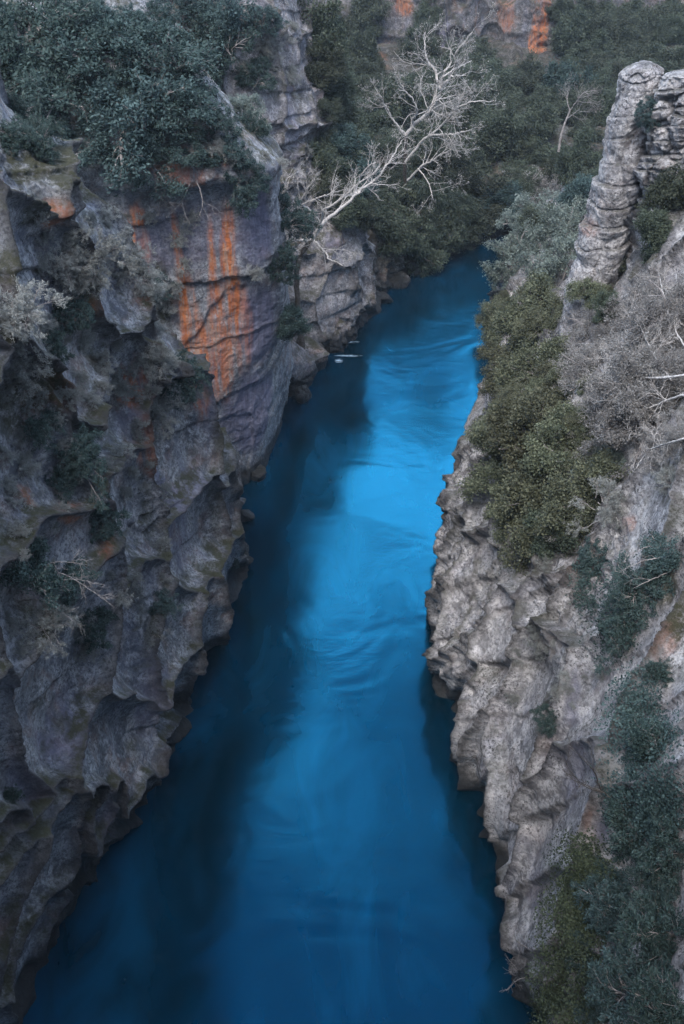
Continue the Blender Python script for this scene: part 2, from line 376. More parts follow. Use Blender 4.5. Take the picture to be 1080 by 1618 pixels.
# --- left near cliff
zA = [-4, 0, 2.5, 6, 9, 13, 16.5, 19.5, 22, 23.5, 26, 34]
A = [
 [(-11, -45)]*8+[(-12, -45), (-15, -45), (-25, -45), (-60, -45)],
 [(-9.5, -12)]*8+[(-11, -12), (-14, -12), (-24, -12), (-60, -12)],
 [(-9.6, 2), (-9.6, 2), (-9.3, 2), (-9.2, 2), (-9, 2), (-9, 2), (-9, 2), (-9.4, 2), (-10.4, 2), (-13, 2), (-24, 2), (-60, 0)],
 [(-10, 10), (-9.9, 10), (-9.4, 10), (-9, 10), (-8.8, 10), (-8.6, 10), (-8.6, 10), (-8.9, 10), (-9.8, 10), (-12.5, 10), (-24, 10), (-60, 8)],
 [(-9.8, 14.6), (-9.7, 14.6), (-9.2, 14.6), (-8.7, 14.8), (-8.4, 14.8), (-8.1, 15), (-8.0, 15), (-8.2, 15), (-9, 15), (-12, 15), (-24, 15), (-60, 14)],
 [(-9.2, 18.5), (-9.1, 18.5), (-8.5, 18.8), (-7.9, 18.6), (-7.7, 18.6), (-7.5, 18.8), (-7.5, 19), (-7.6, 19), (-8.4, 19), (-11, 19.5), (-24, 19), (-60, 19)],
 [(-7.8, 21.7), (-7.7, 21.7), (-7.1, 21.8), (-7.2, 21.8), (-7.2, 21.8), (-7.1, 22), (-7.2, 22.4), (-7.2, 22.4), (-7.9, 22.5), (-10.5, 23), (-23, 23), (-60, 24)],
 [(-6.4, 27.5), (-6.3, 27.6), (-5.8, 27.6), (-6.2, 27.3), (-6.6, 26.8), (-6.9, 26.3), (-7.1, 25.6), (-7.0, 25), (-7.9, 25), (-10, 25.5), (-22, 27), (-60, 29)],
 [(-5.0, 32.5), (-4.9, 32.6), (-4.8, 32.3), (-5.3, 31.6), (-5.8, 31), (-6.3, 29.8), (-6.7, 28.4), (-7.0, 27), (-8.2, 26.3), (-10.5, 27), (-22, 29), (-60, 32)],
 [(-5.3, 36.6), (-5.3, 36.6), (-5.2, 36), (-5.2, 34.9), (-5.4, 33.6), (-6.1, 32), (-6.8, 30), (-7.8, 28), (-9, 27.5), (-11.5, 28), (-22, 31), (-60, 35)],
 [(-6.6, 39.2), (-6.6, 39.2), (-6.6, 38.8), (-6.6, 37.6), (-6.8, 36), (-7.4, 34), (-8.4, 31.8), (-9.5, 29.4), (-10.5, 28.6), (-13, 29), (-23, 33), (-60, 38)],
 [(-12, 43), (-12, 43), (-12, 42.5), (-12, 41), (-12, 39), (-12, 37), (-12, 34.5), (-12.5, 32), (-13.5, 31), (-16, 32), (-26, 36), (-60, 42)],
]
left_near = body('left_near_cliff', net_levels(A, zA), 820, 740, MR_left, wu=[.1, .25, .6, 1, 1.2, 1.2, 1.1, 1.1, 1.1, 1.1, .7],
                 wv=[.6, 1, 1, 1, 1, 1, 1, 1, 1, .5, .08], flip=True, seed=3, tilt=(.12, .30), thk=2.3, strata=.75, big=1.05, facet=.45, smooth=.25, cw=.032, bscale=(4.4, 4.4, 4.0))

# --- orange buttress and the slope above it
zB = [-4, 0, 3, 6, 9.2, 12.2, 15.3, 16.6, 18.4, 21, 25, 36]
B = [
 [(-20, 44), (-20, 44), (-20, 43), (-20, 42), (-20, 41), (-20, 40), (-20, 39), (-20, 38.5), (-20, 39), (-22, 42), (-26, 50), (-60, 60)],
 [(-12, 42), (-12, 42), (-12, 41.6), (-12, 41), (-12, 40.4), (-12, 39.8), (-12, 39.3), (-12, 38.8), (-12.5, 39.6), (-13, 42), (-18, 50), (-55, 70)],
 [(-8.5, 41.6), (-8.5, 41.5), (-8.5, 41), (-8.6, 40.5), (-8.7, 40.1), (-8.8, 39.8), (-8.8, 39.5), (-8.8, 38.9), (-9, 39.7), (-9.6, 42.5), (-14, 50), (-50, 75)],
 [(-5.8, 42), (-5.8, 42), (-5.9, 41.6), (-6.1, 40.9), (-6.1, 40.6), (-6.1, 40.4), (-6.0, 40.3), (-6.0, 39.4), (-6.6, 40.3), (-8, 43), (-14, 50), (-48, 80)],
 [(-4.4, 43.4), (-4.4, 43.4), (-4.3, 43), (-4.4, 42.4), (-4.0, 42), (-3.9, 41.3), (-3.9, 41), (-3.7, 40.1), (-5.2, 41.2), (-7.2, 43.5), (-13, 51), (-46, 82)],
 [(-3.9, 45.5), (-3.9, 45.5), (-3.6, 45), (-3.4, 44.3), (-2.9, 43.5), (-2.8, 42.8), (-2.8, 42.3), (-2.7, 41.7), (-4.8, 42.8), (-7.2, 45.5), (-13, 53), (-45, 84)],
 [(-3.6, 48.5), (-3.6, 48.5), (-3.1, 48.4), (-2.9, 47.6), (-2.8, 46.5), (-2.9, 45.8), (-3.0, 45.4), (-3.1, 45), (-5.6, 46), (-7.8, 48), (-14, 55), (-45, 86)],
 [(-3.6, 51), (-3.6, 51), (-3.4, 51), (-3.6, 50.5), (-3.9, 49.5), (-4, 49), (-4.2, 48.8), (-4.4, 48.5), (-6.4, 49), (-8.4, 51), (-15, 57), (-45, 88)],
 [(-6, 54), (-6, 54), (-6, 54), (-6.2, 53.5), (-6.5, 53), (-6.8, 52.5), (-7, 52), (-7.2, 52), (-8, 52), (-9, 53), (-14, 58), (-45, 90)],
 [(-12, 57)]*8+[(-13, 57), (-14, 58), (-18, 62), (-45, 92)],
]
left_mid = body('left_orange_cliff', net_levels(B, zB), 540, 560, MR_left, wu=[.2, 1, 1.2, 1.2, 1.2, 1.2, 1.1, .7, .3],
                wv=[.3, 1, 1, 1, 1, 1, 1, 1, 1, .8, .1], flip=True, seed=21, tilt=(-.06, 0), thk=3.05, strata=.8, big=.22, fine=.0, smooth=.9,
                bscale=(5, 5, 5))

# --- left back buttress (banded blocks, rising out of frame)
zC = [-4, 0, 3, 6, 9, 12, 15, 18, 22, 28, 38]
Cn = [
 [(-22, 60)]*10+[(-50, 70)],
 [(-10, 57.5)]*4+[(-10, 57.5), (-10, 57.5), (-10, 58), (-10.4, 58.5), (-11, 60), (-13, 63), (-40, 80)],
 [(-5.5, 56.5), (-5.5, 56.5), (-5.4, 56.6), (-5.2, 56.8), (-5, 57), (-5, 57.4), (-5.1, 58), (-5.4, 58.8), (-6.2, 60.5), (-8, 65), (-38, 84)],
 [(-2.2, 57.2), (-2.2, 57.2), (-2.2, 57.6), (-2.3, 58.4), (-2.4, 59.4), (-2.6, 60.4), (-2.9, 61.2), (-3.1, 62), (-3.6, 63.4), (-6, 68), (-36, 86)],
 [(.3, 60), (.3, 60), (.2, 60), (.2, 60.6), (-.5, 62), (-1.4, 63), (-2, 64), (-2.4, 65), (-3, 66.6), (-5.6, 70), (-35, 88)],
 [(1.9, 63.2), (1.9, 63.2), (1.6, 63.2), (1.1, 63.7), (.2, 65), (-.9, 66), (-1.6, 67), (-2.2, 68), (-3, 69), (-5.6, 72), (-35, 92)],
 [(2.3, 67), (2.3, 67), (1.7, 67), (1, 67.5), (0, 68.5), (-1.2, 69.5), (-2, 70), (-2.6, 71), (-3.4, 72), (-6, 75), (-35, 95)],
 [(1, 71), (1, 71), (.5, 71), (-.4, 71.5), (-1.4, 72), (-2.6, 73), (-3.4, 74), (-4, 75), (-5, 76), (-8, 78), (-36, 97)],
 [(-6, 76)]*5+[(-7, 77), (-8, 78), (-9, 79), (-10, 80), (-12, 82), (-40, 99)],
]
left_back = body('left_back_cliff', net_levels(Cn, zC), 420, 420, MR_buttress, wu=[.3, 1, 1.2, 1.3, 1.2, 1, .7, .3], wv=[.3, 1, 1, 1, 1, 1, 1, 1, .6, .1],
                 flip=True, seed=47, tilt=(-.1, .12), thk=1.35, strata=.8, big=.8, facet=.7, smooth=-.05, bscale=(3.4, 3.4, 3.0))

# --- far left bank: low rock lip then wooded slope
zD = [-3, 0, 1.6, 3.0, 4.0, 5.0, 6.0, 8.5]
D = []
for (x, y) in ((-4, 66), (1.6, 66), (2.8, 68.2), (5.2, 71.9), (8, 76), (11, 78.6), (16, 81), (24, 83), (36, 83), (60, 80)):
    nx, ny = (-.6, .8) if x < 14 else (-.05, 1)
    D.append([(x+nx*k, y+ny*k) for k in (0, 0, .2, .9, 3.0, 7, 17, 36)])
far_bank = body('far_left_bank', net_levels(D, zD), 420, 200, MR_wood, wu=[.5, 1, 1, 1, 1, .8, .5, .3, .1], wv=[.5, 1.4, 1.4, 1, .7, .4, .2],
                flip=True, seed=61, thk=1.0, strata=.8, big=.8, bscale=(2.6, 2.6, 2.4))

# --- back wall
zE = [-3, 0, 5, 9, 13, 18, 26, 40]
E = []
for (x, y) in ((-60, 128), (-30, 124), (-5, 119), (6, 117), (12, 114), (16, 117), (20, 115.5), (25, 118), (32, 124), (50, 120), (90, 110)):
    E.append([(x, y-1.5), (x, y-1), (x, y), (x, y+.4), (x, y+1), (x, y+2.4), (x, y+7), (x, y+25)])
back_wall = body('back_cliff', net_levels(E, zE), 420, 160, MR_back, flip=True, seed=71, thk=2.2, strata=.8, big=1.1, wv=[.3, 1, 1.2, 1, 1, .5, .1],
                 wu=[.15, .4, 1, 1, 1, 1, 1, .6, .3, .1])

# --- right cliff
ysR = [-45, -12, 2, 9, 14.6, 18, 22.4, 28, 33, 38, 44, 52, 60, 68, 76, 90]
TR = {
 -4: [6.5, 6.2, 5.6, 5.4, 5.6, 6.1, 5.2, 4.3, 4.6, 5.6, 7.3, 9.2, 10.8, 12, 14, 24],
 0:  [6.5, 6.2, 5.5, 5.3, 5.5, 6.0, 5.0, 4.25, 4.5, 5.5, 7.2, 9.1, 10.7, 12, 14, 24],
 2.5:[6.4, 6.1, 5.4, 5.2, 5.3, 5.5, 4.7, 4.15, 4.5, 5.5, 7.3, 9.6, 11.3, 12.8, 15, 25],
 6:  [6.3, 6.0, 5.4, 5.3, 5.4, 5.8, 5.7, 5.3, 5.8, 7.4, 9.3, 11.5, 14, 16, 19, 28],
 9:  [6.4, 6.1, 5.6, 5.6, 5.9, 6.4, 6.7, 6.7, 7.3, 9.0, 11.3, 13.5, 17.5, 20, 24, 32],
 12: [6.8, 6.5, 6.1, 6.2, 6.6, 7.2, 7.8, 8.3, 9.4, 10.8, 12.8, 15.5, 20, 23, 28, 36],
 15: [7.5, 7.2, 6.9, 7.2, 7.8, 8.6, 9.4, 10.2, 11.2, 12.2, 14, 17.5, 23, 26, 31, 40],
 18: [9, 8.7, 8.6, 9, 9.8, 10.8, 11.6, 12.2, 12.6, 13.4, 15, 20, 26, 30, 35, 44],
 22: [12, 12, 12, 12.5, 13, 14, 14.6, 15, 15, 15.4, 17, 23, 30, 35, 41, 50],
 26: [20, 20, 20, 20, 21, 21, 21, 21, 21, 21, 22, 29, 36, 42, 50, 58],
 36: [60]*16}
zR = sorted(TR)
Rn = [[(TR[z][i], ysR[i]) for z in zR] for i in range(len(ysR))]
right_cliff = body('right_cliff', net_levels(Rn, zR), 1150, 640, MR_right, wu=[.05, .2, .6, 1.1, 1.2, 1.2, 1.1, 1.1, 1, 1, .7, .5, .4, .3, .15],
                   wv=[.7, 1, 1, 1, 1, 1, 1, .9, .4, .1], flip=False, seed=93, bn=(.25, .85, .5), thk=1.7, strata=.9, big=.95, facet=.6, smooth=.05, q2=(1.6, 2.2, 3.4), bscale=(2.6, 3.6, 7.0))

# --- unseen wall added behind the viewpoint to shade the near water
zF = [-3, 0, 10, 20, 30, 40, 52, 60]
Fn = []
for (x, y) in ((-60, -14), (-30, -12), (-12, -13), (-5, -17), (2, -18), (9, -15), (18, -12), (35, -12), (60, -14)):
    Fn.append([(x, y), (x, y), (x, y), (x, y-.5), (x, y-1), (x, y-2), (x, y-5), (x, y-30)])
rear = body('shade_wall_behind', net_levels(Fn, zF), 120, 90, MR_left, flip=False, seed=131, thk=2, wv=[.3, 1, 1, 1, 1, 1, .4])
# ------------------------------------------------------------------ pinnacles and boulders
def ring_rock(name, rings, nu, nv, mat, y_squash=1.0, rot=0, **kw):
    """rings: (centre xyz, rx, ry) bottom to top; closed on top"""
    cs = np.array([r[0] for r in rings], float); rx = np.array([r[1] for r in rings]); ry = np.array([r[2] for r in rings])
    t = np.linspace(0, len(rings)-1, nv)
    A = crom(np.concatenate([cs, rx[:, None], ry[:, None]], 1)[:, None, :], t)[:, 0, :]
    th = np.linspace(0, 2*np.pi, nu, endpoint=False)
    G = np.stack([A[:, 0][None, :]+A[:, 3][None, :]*np.cos(th)[:, None], A[:, 1][None, :]+A[:, 4][None, :]*np.sin(th)[:, None],
                  np.repeat(A[:, 2][None, :], nu, 0)], -1)
    Nn = np.stack([np.repeat(np.cos(th)[:, None], nv, 1), np.repeat(np.sin(th)[:, None], nv, 1), np.full((nu, nv), .0)], -1)
    Nn[:, -3:, 2] = 1.2; Nn /= np.linalg.norm(Nn, axis=2, keepdims=True)
    P = G.reshape(-1, 3); d, d2, cr, ro = rock_disp(P, **kw); d = d+d2
    V = P+Nn.reshape(-1, 3)*d[:, None]
    top = V.reshape(nu, nv, 3)[:, -1].mean(0); V = np.concatenate([V, top[None]], 0)
    F = grid_faces(nu, nv, wrap=True)
    i = np.arange(nu); F = np.concatenate([F, np.stack([i*nv+nv-1, ((i+1) % nu)*nv+nv-1, np.full(nu, len(V)-1), np.full(nu, len(V)-1)], -1)], 0)
    return V, F, np.append(cr, 0), np.append(ro, 1)
def rock_obj(name, VF, mat, origin):
    V, F, cr, ro = VF; V = V-np.array(origin)
    quad = F[F[:, 2] != F[:, 3]]; tri = F[F[:, 2] == F[:, 3]][:, :3]
    me = bpy.data.meshes.new(name); me.from_pydata(V.tolist(), [], quad.tolist()+tri.tolist())
    me.polygons.foreach_set('use_smooth', np.ones(len(me.polygons), bool)); me.materials.append(mat); me.update()
    C = np.zeros((len(V), 4)); C[:, 3] = 1; W = V+np.array(origin)
    for (c, r, ch, st) in STAINS:
        q = (W-np.array(c))/np.array(r); C[:, ch] = np.maximum(C[:, ch], st*(1-sstep(.5, 1.05, np.sqrt((q**2).sum(1)))))
    add_col(me, 'stain', C); add_col(me, 'relief', np.stack([cr, ro, cr*0, cr*0], 1))
    o = link(name, me); o.location = origin
    return o
def pinnacle(pts, y, label, seed, thk, tilt):
    rings = []
    for (px, py, wpx) in pts:
        c = Py(px, py, y); s = wpx/2/FP*math.hypot(y, CAMZ-c[2]); rings.append((c, s, s*1.15))
    rings.reverse(); rings = rings[::-1]
    rings = sorted(rings, key=lambda r: r[0][2])
    VF = ring_rock('rock_pinnacle', rings, 260, 420, MR_right, seed=seed, thk=thk, tilt=tilt, big=.3, fine=.0, facet=.6, smooth=.0, strata=.9, bscale=(1.9, 1.9, 2.6))
    o = rock_obj('rock_pinnacle', VF, MR_right, rings[0][0]); tag(o, label, 'rock pinnacle'); return o
stain(Py(925, 365, 39), (.7, 3, .5), 0, .3)
pin1 = pinnacle([(930, 640, 130), (925, 540, 78), (935, 470, 82), (953, 400, 74), (966, 330, 68), (982, 260, 66), (995, 200, 66), (1008, 150, 62), (1017, 114, 52), (1021, 100, 28), (1022, 97, 8)], 40,
                'tall pale banded rock pinnacle leaning right above the grey bushes', 201, .85, (-.25, 0))
pin2 = pinnacle([(1045, 560, 150), (1050, 430, 110), (1052, 340, 95), (1060, 270, 92), (1072, 200, 90), (1084, 150, 84), (1090, 120, 50), (1091, 112, 10)], 38.6,
                'shorter warm grey rock pinnacle at the right frame edge behind the leaning one', 207, .6, (-.2, .1))

def boulder(px, py, wpx, y_or_z, label, seed, sx=1, sy=1, sz=1, group=None, mat=None, above=.2):
    c = np.array(Pz(px, py, above)); s = wpx/2/FP*np.linalg.norm(c-np.array([0, 0, CAMZ]))
    n = 90 if wpx > 40 else 44
    th = np.linspace(0, 2*np.pi, n, endpoint=False); ph = np.linspace(-1.45, 1.5, n//2+8)
    rnd = np.random.RandomState(seed); a = rnd.rand()*3
    D = np.stack([np.cos(th)[:, None]*np.cos(ph)[None], np.sin(th)[:, None]*np.cos(ph)[None], np.repeat(np.sin(ph)[None], n, 0)], -1).reshape(-1, 3)
    # facetted boulder: clip the sphere with random planes
    r = np.ones(len(D))*1.15
    for k in range(15):
        nn = rnd.randn(3); nn /= np.linalg.norm(nn); q = D@nn; h = .5+.35*rnd.rand()
        r = np.minimum(r, np.where(q > .05, h/np.maximum(q, .05), 9))
    P = D*r[:, None]*np.array([s*sx, s*sy, s*sz])
    P = P@np.array([[math.cos(a), math.sin(a), 0], [-math.sin(a), math.cos(a), 0], [0, 0, 1]])
    d, d2, cr, ro = rock_disp(P*1.6+seed*3.1, seed=seed, big=.25, strata=.5, thk=.8)
    d = d+d2*.6; V = P+D*(d*min(1, s*.35))[:, None]+c
    nv = n//2+8; F = grid_faces(n, nv, wrap=True)
    V = np.concatenate([V, [V.reshape(n, nv, 3)[:, -1].mean(0)]], 0); i = np.arange(n)
    F = np.concatenate([F, np.stack([i*nv+nv-1, ((i+1) % n)*nv+nv-1, np.full(n, len(V)-1), np.full(n, len(V)-1)], -1)], 0)
    o = rock_obj('boulder', (V, F, np.append(cr, 0), np.append(ro, 1)), mat or MR_far, tuple(c)); tag(o, label, 'boulder', group)
    return o
GB = 'boulders along the far left waterline'
boulder(505, 520, 84, 0, 'big pale-topped block at the waterline under the left bank trunk', 5, 1, 1.2, 1.25, above=.9)
boulder(528, 548, 46, 0, 'dark wet boulder beside the small white rapid', 6, .8, 1, 1.1)
boulder(492, 566, 66, 0, 'wedge-shaped grey boulder leaning into the river below the bare white tree', 7, 1, 1.3, 1.2, above=.5)
boulder(458, 590, 88, 0, 'largest rounded dark boulder at the foot of the orange cliff', 8, 1, 1.3, 1.4, above=.9)
boulder(478, 626, 40, 0, 'pointed boulder dipping into blue water beside the largest rounded boulder', 9, .8, 1.0, 1.0, above=.2)
boulder(385, 815, 40, 0, 'small dark boulder at the waterline under the orange cliff', 10, .8, 1, .9, mat=MR_left, above=.2)
boulder(402, 748, 44, 0, 'dark ledge boulder at the river corner below the slate blue rock', 11, .8, 1, .8, mat=MR_left, above=.2)
for i, (px, py, w_, lb) in enumerate(((603, 470, 34, 'grey boulder just upstream of the left back cliff foot'), (628, 446, 40, 'squat boulder under the hanging tree crown'),
    (655, 424, 46, 'flat-topped boulder midway along the far left waterline'), (684, 412, 32, 'small rounded boulder between two flat ones on the far bank'), (708, 396, 44, 'pale boulder where the far bank bends right'),
    (735, 384, 40, 'warm grey boulder close to the far river bend'), (752, 374, 30, 'farthest small boulder at the river bend'))):
    boulder(px, py, w_, 0, lb, 30+i, 1, 1, .8, GB, above=.3)

# ------------------------------------------------------------------ raycast on what is built so far
def bvh_of(objs):
    vs = []; fs = []; off = 0
    for o in objs:
        me = o.data; n = len(me.vertices); a = np.empty(n*3, np.float32); me.vertices.foreach_get('co', a)
        a = a.reshape(-1, 3)+np.array(o.location); vs.append(a)
        li = np.empty(len(me.loops), np.int32); me.loops.foreach_get('vertex_index', li)
        ls = np.empty(len(me.polygons), np.int32); me.polygons.foreach_get('loop_start', ls)
        f = np.stack([li[ls], li[ls+1], li[ls+2]], 1)+off; lt = np.append(ls[1:], len(li))-ls
        q = lt == 4; f2 = np.stack([li[ls[q]], li[ls[q]+2], li[ls[q]+3]], 1)+off
        fs += [f, f2]; off += n
    V = np.concatenate(vs); F = np.concatenate(fs)
    return BVHTree.FromPolygons(V.tolist(), F.tolist(), all_triangles=True)
BV = bvh_of([left_near, left_mid, left_back, far_bank, back_wall, right_cliff, pin1, pin2])
BVG = bvh_of([left_near, left_mid, left_back, far_bank, back_wall, right_cliff])
CAMP = Vector((0, 0, CAMZ))
def hit(px, py, BV=None):
    BV = BV or globals()['BV']
    d = Vector(ray(px, py)); h = BV.ray_cast(CAMP, d.normalized())
    if h[0] is None or h[0].z < 0:
        p = Pz(px, py, 0); return np.array(p), np.array([0, 0, 1.]), float(np.linalg.norm(np.array(p)-np.array(CAMP)))
    n = np.array(h[1]);
    if np.dot(n, np.array(d)) > 0: n = -n
    return np.array(h[0]), n, h[3]

# ------------------------------------------------------------------ mineral stains and moss where the rock carries them
SP = [ # px, py, radius px x, radius px y, channel (0 rust, 1 moss, 2 slate), strength
 (40, 255, 50, 30, 1, .9), (95, 270, 40, 22, 1, .8), (20, 640, 40, 60, 1, .8), (75, 620, 50, 45, 1, .8), (130, 460, 40, 30, 1, .8), (60, 330, 60, 20, 1, .7),
 (255, 460, 14, 60, 1, .8), (215, 950, 20, 50, 1, .5), (60, 545, 60, 20, 1, .7), (15, 1330, 30, 30, 1, .6), (350, 700, 14, 50, 1, .6), (340, 800, 12, 60, 1, .5),
 (100, 340, 30, 24, 0, .7), (150, 485, 70, 20, 0, .75), (95, 600, 20, 60, 0, .7), (205, 610, 36, 36, 0, .7), (240, 705, 26, 66, 0, .6), (170, 865, 12, 66, 0, .8), (108, 800, 12, 95, 0, .7), (320, 640, 14, 40, 0, .7), (40, 780, 30, 20, 0, .6), (20, 420, 40, 20, 1, .8), (140, 560, 30, 50, 1, .7), (230, 800, 14, 60, 1, .7), (60, 1110, 30, 16, 1, .6),
 (50, 640, 20, 40, 0, .4), (230, 470, 30, 14, 0, .6), (270, 265, 90, 22, 0, .5), (340, 250, 60, 14, 0, .5), (215, 350, 14, 30, 0, 1),
 (300, 790, 60, 120, 2, .7), (120, 1160, 60, 70, 2, .8), (230, 650, 50, 50, 2, .5), (60, 1230, 60, 60, 2, .6), (180, 1290, 30, 40, 2, .8), (250, 1100, 50, 60, 2, .5), (330, 640, 30, 60, 2, .5),
 (465, 200, 18, 60, 2, .6), (525, 380, 20, 40, 2, .6), (430, 230, 20, 60, 1, .6), (495, 250, 30, 40, 1, .5), (440, 130, 30, 30, 1, .5),
 (915, 1200, 20, 100, 2, .55), (905, 1110, 12, 70, 2, .5), (950, 1310, 12, 40, 2, .6), (930, 1290, 14, 50, 0, .35), (1040, 1000, 40, 60, 0, .4), (1000, 830, 26, 20, 0, .3), (1070, 980, 24, 90, 1, .9),
 (1040, 930, 40, 30, 1, .8), (1060, 770, 40, 30, 1, .6), (690, 1170, 10, 14, 0, .5), (860, 1110, 24, 60, 1, .6), (800, 870, 40, 50, 1, .5), (720, 830, 20, 60, 1, .35), (850, 1000, 30, 70, 1, .35),
 (925, 880, 60, 30, 0, .25), (850, 1400, 20, 60, 2, .5),
 (842, 70, 9, 50, 0, .9), (858, 40, 8, 60, 0, .9), (800, 20, 16, 20, 0, .4), (640, 10, 14, 16, 0, .7), (700, 60, 10, 40, 2, .7), (605, 90, 10, 24, 0, .5)]
_ob = [left_near, left_mid, left_back, far_bank, back_wall, right_cliff]
_st = []
for o in _ob:
    me = o.data; a = np.empty(len(me.vertices)*3, np.float32); me.vertices.foreach_get('co', a); c = np.empty(len(me.vertices)*4, np.float32)
    me.color_attributes['stain'].data.foreach_get('color', c); V = a.reshape(-1, 3); _st.append((V, c.reshape(-1, 4), fbm(V/.9, 3, 5), fbm(V/np.array([.35, .35, 2.]), 3, 8)))
for (px, py, rx, ry, ch, st) in SP:
    c0, n, t = hit(px, py, BVG); a = rx/FP*t; b = ry/FP*t*1.2
    for (V, C, nz1, nz2) in _st:
        m = np.abs(V-c0).max(1) < max(a, b)*1.7
        if not m.any(): continue
        q = (V[m]-c0)/np.array([a, max(a, .5*b), b]); q = np.sqrt((q**2).sum(1))+.5*nz1[m]+(.5*nz2[m] if ch != 1 else 0)
        C[m, ch] = np.maximum(C[m, ch], st*(1-sstep(.45, 1.1, q)))
for o, (V, C, _a, _b) in zip(_ob, _st): o.data.color_attributes['stain'].data.foreach_set('color', C.ravel())

# ------------------------------------------------------------------ plants
def leaf_mat(name, dark, light, trans=.25, rough=.6):
    M = NT(name); a = M.n('ShaderNodeAttribute', attribute_name='tint'); s = M.n('ShaderNodeSeparateColor'); M.l(a.outputs['Color'], s.inputs[0])
    oi = M.n('ShaderNodeObjectInfo')
    c = M.mix(s.outputs[0], dark, light)
    h = M.n('ShaderNodeHueSaturation'); M.l(c, h.inputs['Color'])
    M.l(M.math('ADD', .47, M.math('MULTIPLY', oi.outputs['Random'], .05)), h.inputs['Hue'])
    M.l(M.math('ADD', .8, M.math('MULTIPLY', oi.outputs['Random'], .45)), h.inputs['Value'])
    M.l(h.outputs[0], M.b.inputs['Base Color']); M.b.inputs['Roughness'].default_value = rough; M.b.inputs['Specular IOR Level'].default_value = .18
    tr = M.n('ShaderNodeBsdfTranslucent'); M.l(h.outputs[0], tr.inputs[0]); mx = M.n('ShaderNodeMixShader'); mx.inputs[0].default_value = trans
    M.l(M.b.outputs[0], mx.inputs[1]); M.l(tr.outputs[0], mx.inputs[2]); M.l(mx.outputs[0], M.out.inputs[0])
    return M.m
def bark_mat(name, a, b, sc=12):
    M = NT(name); g = M.n('ShaderNodeTexCoord'); n = M.noise(g.outputs['Object'], sc, 5, .7)
    c = M.mix(M.ramp(n, [(.42, 0), (.58, 1)]), a, b); M.l(c, M.b.inputs['Base Color']); M.b.inputs['Roughness'].default_value = .85
    M.b.inputs['Specular IOR Level'].default_value = .2
    return M.m
L_teal = leaf_mat('leaf_teal', (.020, .040, .040), (.085, .135, .128))
L_dark = leaf_mat('leaf_dark', (.024, .036, .026), (.10, .12, .085))
L_olive = leaf_mat('leaf_olive', (.042, .052, .034), (.17, .185, .12))
L_grey = leaf_mat('leaf_grey', (.07, .095, .088), (.27, .33, .30))
L_heath = leaf_mat('leaf_heath', (.14, .155, .15), (.40, .42, .40))
L_dry = leaf_mat('leaf_dry', (.11, .108, .105), (.33, .33, .32))
L_ivy = leaf_mat('leaf_ivy', (.022, .034, .022), (.085, .115, .065))
B_dark = bark_mat('bark_dark', (.05, .042, .036), (.11, .10, .09))
B_grey = bark_mat('bark_grey', (.16, .15, .15), (.33, .31, .30))
B_white = bark_mat('bark_white', (.28, .27, .26), (.56, .54, .52))

def tubes(P, Rr, k=4):
    """P (m,n,3) polylines, Rr (m,n) radii -> V,F"""
    m, n, _ = P.shape
    T = np.gradient(P, axis=1); T /= np.linalg.norm(T, axis=2, keepdims=True)+1e-9
    ref = np.where(np.abs(T[..., 2:3]) < .9, np.array([0, 0, 1.]), np.array([1., 0, 0]))
    A = np.cross(T, ref); A /= np.linalg.norm(A, axis=2, keepdims=True)+1e-9; B = np.cross(T, A)
    th = np.arange(k)*2*np.pi/k
    V = P[:, :, None]+Rr[:, :, None, None]*(A[:, :, None]*np.cos(th)[None, None, :, None]+B[:, :, None]*np.sin(th)[None, None, :, None])
    base = (np.arange(m)*n*k)[:, None, None]; i = np.arange(n-1)[None, :, None]*k; j = np.arange(k)[None, None, :]; j2 = (j+1) % k
    F = np.stack([base+i+j, base+i+j2, base+i+k+j2, base+i+k+j], -1).reshape(-1, 4)
    return V.reshape(-1, 3), F
class Acc:
    def __init__(s): s.V = []; s.F = []; s.T = []; s.n = 0
    def add(s, V, F, t=None):
        s.V.append(V); s.F.append(F+s.n); s.n += len(V)
        if t is not None: s.T.append(t)
    def mesh(s, name, mat, smooth=True):
        V = np.concatenate(s.V); me = mesh_from(name, V, np.concatenate(s.F), mat, smooth)
        if s.T: t = np.concatenate(s.T); add_col(me, 'tint', np.stack([t, t, t], 1))
        return me
def grow(rng, S, D, L, Rd, levels, nseg=6, wob=.22, up=0.0):
    """vectorised branching. S,D (m,3); L,Rd (m,). levels: list of (children, length ratio, angle, radius ratio)"""
    out = []
    for li in range(len(levels)+1):
        m = len(S); P = np.zeros((m, nseg+1, 3)); P[:, 0] = S; d = D.copy(); Ds = np.zeros((m, nseg+1, 3)); Ds[:, 0] = d
        for k in range(nseg):
            d = d+rng.randn(m, 3)*wob; d[:, 2] += up; d /= np.linalg.norm(d, axis=1, keepdims=True)
            P[:, k+1] = P[:, k]+d*(L/nseg)[:, None]; Ds[:, k+1] = d
        Rr = Rd[:, None]*np.linspace(1, .35, nseg+1)[None]
        out.append((P, Rr, Ds, L))
        if li < len(levels):
            c, lr, ang, rr = levels[li]
            idx = np.repeat(np.arange(m), c); t = rng.uniform(.28, 1.0, len(idx))*nseg; k = np.minimum(t.astype(int), nseg-1); f = (t-k)[:, None]
            S = P[idx, k]*(1-f)+P[idx, k+1]*f; b = Ds[idx, k+1]
            r = rng.randn(len(idx), 3); r -= (r*b).sum(1, keepdims=True)*b; r /= np.linalg.norm(r, axis=1, keepdims=True)
            a = ang*(.6+.8*rng.rand(len(idx)))[:, None]; D = b*np.cos(a)+r*np.sin(a)
            L = L[idx]*lr*rng.uniform(.6, 1.25, len(idx))*(1.15-.5*t/nseg); Rd = Rr[idx, k]*rr
    return out
